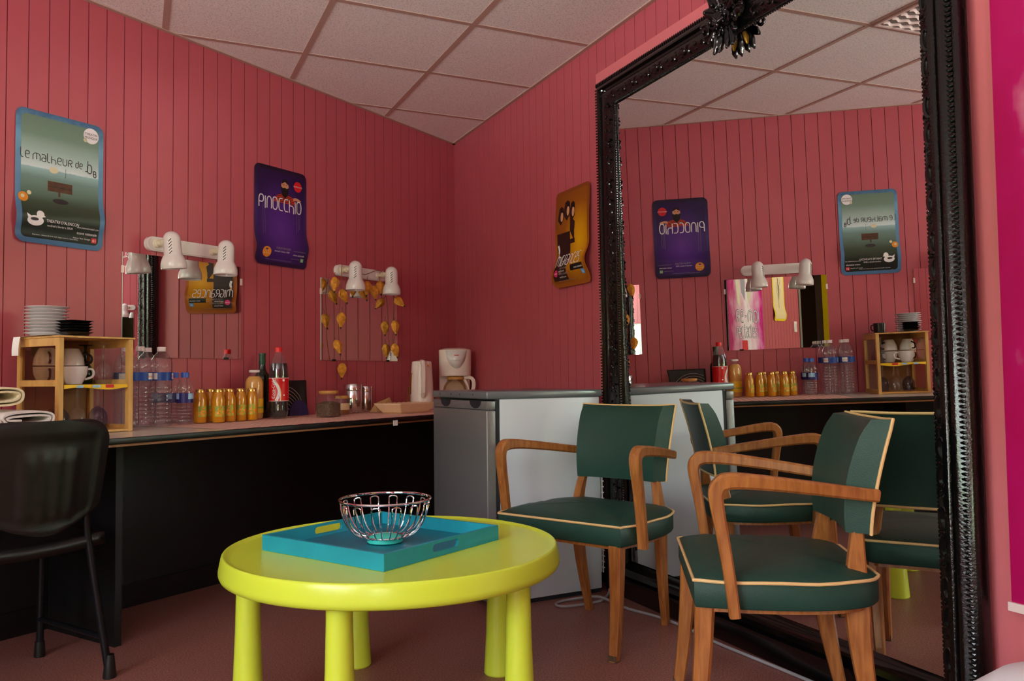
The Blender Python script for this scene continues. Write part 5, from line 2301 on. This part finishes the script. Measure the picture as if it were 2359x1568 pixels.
# ------------------------------------------------------------------ cable on the floor
cab = MB()
pts = [(1.795, 2.968, .022), (1.785, 2.955, .009), (1.735, 2.905, .006), (1.69, 2.872, .006), (1.60, 2.868, .006), (1.53, 2.872, .006), (1.508, 2.91, .006), (1.55, 2.95, .006), (1.63, 2.955, .006), (1.70, 2.92, .017), (1.722, 2.87, .014),
       (1.727, 2.80, .008), (1.740, 2.72, .006), (1.775, 2.62, .006), (1.788, 2.54, .006), (1.790, 2.44, .006), (1.785, 2.33, .006), (1.782, 2.24, .006), (1.788, 2.14, .006), (1.796, 2.02, .006), (1.802, 1.90, .006), (1.805, 1.80, .006)]
cab.tube(smooth_pts(pts, 2), .0052, 8)
co = cab.build('floor_cable', M['cable'], None)
tag(co, 'grey cable looped on the floor by the fridge, running along the mirror', 'cable')

# ------------------------------------------------------------------ white pouf at the lower right
pf = thing('pouf', 'white cloth-covered pouf at the lower right corner, beside the mirror end', 'pouf', (1.63, .98, 0), .3)
b = MB()
b.lathe([(0, .0), (.165, .0), (.205, .03), (.223, .12), (.222, .20), (.20, .268), (.15, .308), (.075, .326), (0, .33)], 48)
b.build('cushion', M['white_cloth'], pf)
b = MB()
b.tube([(.220 * cos(2 * PI * k / 60), .220 * sin(2 * PI * k / 60), .21) for k in range(60)], .005, 8, 0, None, True)
b.build('seam', M['white_cloth'], pf)

# ------------------------------------------------------------------ pull-up banner beside the mirror
bnr_t0 = 4.948 - 1.284
bn = thing('banner', 'tall magenta and pink pull-up banner at the right of the mirror', 'banner', WB(bnr_t0, .045, 0), ANGB)
BWD, BZ0, BZ1 = .80, .365, 2.30
mats = [ramp_mat('banner_field', [(0, (170, 6, 86)), (.10, (176, 10, 96)), (.2, (196, 110, 140)), (.42, (226, 190, 200)), (.58, (240, 226, 228)), (.8, (220, 150, 180)), (.93, (206, 40, 140)), (1, (190, 0, 110))], axis=0, noise=.55, nscale=(1.2, 1.6, 1)),
        M['print_white'], M['print_grey'], M['print_glow'], M['print_red'], M['print_ink'], M['print_magenta']]
b = MB()
bsurf = lambda u, v, layer=0: (u, -layer * .0008, v)
b.grid(lambda a, c: bsurf(BWD * a, BZ0 + (BZ1 - BZ0) * c), 16, 30, 0, None, True)
pr = Print(b, bsurf)
pr.fan([(.30, 1.85), (.33, 1.60), (.40, 1.52), (.42, 1.70), (.40, 1.85)], 2, 1)
pr.fan([(.44, 1.84), (.46, 1.55), (.50, 1.48), (.55, 1.62), (.53, 1.84)], 3, 1)
pr.fan([(.20, 1.80), (.24, 1.50), (.30, 1.45), (.28, 1.80)], 3, 1.2)
pr.fan([(.30, 1.12), (.29, .92), (.44, .92), (.42, 1.12)], 4, 1)
for off, mi, w, ly in [(.0, 5, .019, 2), (.0, 1, .009, 3)]:
    x = pr.word('RE-MOI', .20, 1.305, .115, w, mi, ly, .24, 1.15)
    pr.word('PECTACLES', .19, 1.15, .10, w * .85, mi, ly, .16, .86)
bsh = b.build('printed_sheet', mats, bn, fix=False, angle=60)
b = MB()
b.box(-.004, BWD + .004, -.008, .010, BZ0 - .018, BZ0 + .002)
b.build('bottom_bar', M['white_plastic'], bn, smooth=False)
b = MB()
b.box(-.004, BWD + .004, -.008, .010, BZ1 - .002, BZ1 + .022)
b.build('top_bar', M['white_plastic'], bn, smooth=False)
b = MB()
b.tube([(BWD / 2, .016, .02), (BWD / 2, .016, BZ1)], .008, 10)
b.build('pole', M['steel'], bn)
b = MB()
b.box(BWD / 2 - .20, BWD / 2 + .20, -.03, .035, 0, .02)
b.build('foot', M['steel'], bn, smooth=False)

# ------------------------------------------------------------------ things known from the reflections
W, H = .30, .55
surf = sheet_surface(W, H, lambda u, v: .02 * bump(v, .12, .1))
b = MB()
poster_sheet(b, surf, W, H, .03, 0)
rounded_field(b, surf, W, H, .022, .012, 1, 1)
pr = Print(b, surf)
for k in range(9):
    x = .15 + .045 * sin(k * 2.3)
    pr.stroke([(.15, .20 + .02 * k), (x, .28 + .024 * k), (x + .02 * cos(k), .33 + .02 * k)], .004, 2, 2)
pr.stroke([(.15, .14), (.15, .46)], .006, 2, 2)
p = b.build('theatre_poster', [M['yellow'], M['label_cream'], M['print_ink']], None, angle=80, fix=False, loc=WB(4.948 + .02, 0, 1.33), rotz=ANGB)
tag(p, 'yellow poster with a drawn tree, seen reflected in the left dressing mirror', 'poster', 'theatre posters on the pink walls')
t = thing('light_switch', 'white light switch by the doorway, seen reflected in the left dressing mirror', 'switch', WB(4.948 + .43, 0, 1.27), ANGB)
b = MB()
b.box(-.04, .04, -.010, -.001, -.06, .06, bev=.003)
b.build('plate', M['white_plastic'], t)
b = MB()
b.box(-.018, .018, -.014, -.009, -.028, .028, bev=.002)
b.build('rocker', M['porcelain'], t)

# ceiling light with a wavy louvre, seen in the great mirror
t = thing('ceiling_light', 'recessed ceiling light with a wavy white louvre, reflected in the great mirror', 'ceiling light', (GX0 - .30, GY0 - 1.5, CEIL), 0)
b = MB()
for a, c, d, e in [(-.287, .287, -.287, -.275), (-.287, .287, .275, .287), (-.287, -.275, -.275, .275), (.275, .287, -.275, .275)]:
    b.box(a, c, d, e, -.010, -.0005)
b.build('rim', M['white_plastic'], t, smooth=False)
b = MB()
b.box(-.275, .275, -.275, .275, -.0035, -.0008)
b.build('reflector', M['grey_inside'], t, smooth=False)
for k in range(12):
    y = -.25 + .0455 * k
    b = MB()
    vs = []
    for i in range(49):
        x = -.272 + .544 * i / 48
        yy = y + .008 * sin(i * PI / 3)
        vs += [(x, yy - .008, -.004), (x, yy, -.014), (x, yy + .008, -.004)]
    b.add(vs, [q for i in range(48) for q in ((3 * i, 3 * i + 1, 3 * i + 4, 3 * i + 3), (3 * i + 1, 3 * i + 2, 3 * i + 5, 3 * i + 4))])
    b.build('louvre_blade', M['white_plastic'], t, fix=False)

# ------------------------------------------------------------------ far wall items seen only by double reflection
def wl_thing(name, label, cat, y, z, group=None):
    return thing(name, label, cat, (-2.6, y, z), PI / 2, group)


t = wl_thing('dressing_mirror', 'frameless mirror on the far left wall, a tiny sliver reflected in the left dressing mirror', 'mirror', .72, 1.13, 'frameless dressing mirrors')
b = MB()
b.box(-.01, .28, -.006, -.001, 0, .43)
b.build('mirror_edge', M['mirror_edge'], t, smooth=False)
g = MB()
g.grid(lambda a, c: (-.01 + .29 * a, -.0063, .43 * c), 1, 1)
g.build('mirror_glass', M['mirror'], t, smooth=False, fix=False)
W, H = .32, .46
surf = sheet_surface(W, H, lambda u, v: .012 * bump(v, .12, .1))
b = MB()
poster_sheet(b, surf, W, H, .03, 0)
rounded_field(b, surf, W, H, .03, .012, 1, 1)
pr = Print(b, surf)
pr.rect(.05, .27, .10, .42, 2, 1.4)
pr.fan([(.09, .12), (.15, .30), (.19, .30), (.23, .12)], 3, 2)
pr.disc(.17, .34, .03, 4, 2)
pr.disc(.07, .06, .016, 5, 2, .6)
p = b.build('theatre_poster', [ramp_mat('teal_border', [(0, (60, 110, 124)), (1, (70, 130, 140))]), ramp_mat('teal_field', [(0, (70, 118, 132)), (1, (82, 136, 146))]), M['print_grey'], M['print_red'], M['print_skin'], M['print_magenta']], None, angle=80, fix=False,
            loc=(-2.605, 1.27, 1.40), rotz=PI / 2)
tag(p, 'teal poster with a red-clad figure, glimpsed in the left dressing mirror', 'poster', 'theatre posters on the pink walls')

lt = twin_lamp('white twin-spot lamp on the far left wall, tiny in the left dressing mirror', 1.0, 1.0)
lt.location = (-2.6, .83, 1.615)
lt.rotation_euler = (0, 0, PI / 2)
t = wl_thing('coat_peg', 'steel coat peg high on the far left wall, reflected in the left dressing mirror', 'peg', .95, 2.27)
b = MB()
b.tube([(0, -.001, 0), (0, -.13, .004), (0, -.135, .016)], .006, 10)
b.lathe([(0, 0), (.02, 0), (.02, .004), (0, .004)], 16, 0, T(0, -.0005, 0) @ RX(PI / 2))
b.build('bar', M['steel'], t)
for y, lab in [(-.06, 'white wire coat hanger on the far wall peg, the one nearer the wall'), (-.10, 'white wire coat hanger on the far wall peg, the one nearer the room')]:
    t = wl_thing('coat_hanger', lab, 'hanger', .95, 2.27, 'coat hangers on the far wall peg')
    b = MB()
    hook = [(.016 * cos(a), y, -.003 + .016 * sin(a)) for a in [PI * (1.15 - k * .16) for k in range(9)]]
    b.tube(hook + [(.006, y, -.03), (0, y, -.06)], .0022, 6)
    b.build('hook', M['chrome'], t)
    b = MB()
    b.tube([(0, y, -.06), (.08, y, -.095), (.20, y, -.16), (.205, y, -.175), (.19, y, -.18), (-.19, y, -.18), (-.205, y, -.175), (-.20, y, -.16), (-.08, y, -.095)], .0035, 8, 0, None, True)
    b.build('shoulder_wire', M['white_lamp'], t)

# ------------------------------------------------------------------ daylight
wd = bpy.data.worlds.new('sky')
SC.world = wd
wd.use_nodes = True
nt = wd.node_tree
bg = nt.nodes['Background']
tc = nt.nodes.new('ShaderNodeTexCoord')
sp = nt.nodes.new('ShaderNodeSeparateXYZ')
rp = nt.nodes.new('ShaderNodeValToRGB')
nt.links.new(tc.outputs['Generated'], sp.inputs['Vector'])
ma = nt.nodes.new('ShaderNodeMath')
ma.operation = 'MULTIPLY_ADD'
ma.inputs[1].default_value = 0.5
ma.inputs[2].default_value = 0.5
nt.links.new(sp.outputs['Z'], ma.inputs[0])
nt.links.new(ma.outputs[0], rp.inputs['Fac'])
el = rp.color_ramp.elements
el[0].position, el[0].color = 0.0, (2.3, 2.25, 2.2, 1)
el[1].position, el[1].color = 1.0, (.6, .72, .95, 1)
for pos, c in [(.44, (2.0, 1.98, 1.9, 1)), (.49, (.8, .85, .7, 1)), (.505, (.42, .55, .30, 1)), (.545, (.5, .72, .38, 1)), (.60, (.85, .92, 1.0, 1))]:
    k = el.new(pos)
    k.color = c
nt.links.new(rp.outputs['Color'], bg.inputs['Color'])
bg.inputs['Strength'].default_value = 9.0


def portal(name, loc, rot, sx, sy):
    l = bpy.data.lights.new(name, 'AREA')
    l.shape = 'RECTANGLE'
    l.size, l.size_y = sx, sy
    l.cycles.is_portal = True
    o = bpy.data.objects.new(name, l)
    COL.objects.link(o)
    o.location = loc
    o.rotation_euler = rot
    return o


portal('window_daylight', (-2.72, -1.9 + (W1[0] + W1[1]) / 2, (W1[2] + W1[3]) / 2), (0, rad(-90), 0), W1[3] - W1[2], W1[1] - W1[0])
portal('window_daylight', (1.96 - (W2[0] + W2[1]) / 2, -2.02, (W2[2] + W2[3]) / 2), (rad(90), 0, 0), W2[1] - W2[0], W2[3] - W2[2])

SC.view_settings.view_transform = 'Standard'
SC.view_settings.look = 'None'
SC.view_settings.gamma = 1.0
SC.view_settings.use_curve_mapping = False
SC.view_settings.exposure = 1.15
SC.cycles.use_denoising = True
SC.cycles.max_bounces = 14
SC.cycles.diffuse_bounces = 6
SC.cycles.glossy_bounces = 8
SC.cycles.transparent_max_bounces = 24
SC.cycles.sample_clamp_indirect = 8.0
SC.cycles.blur_glossy = 0.3
bpy.context.view_layer.update()
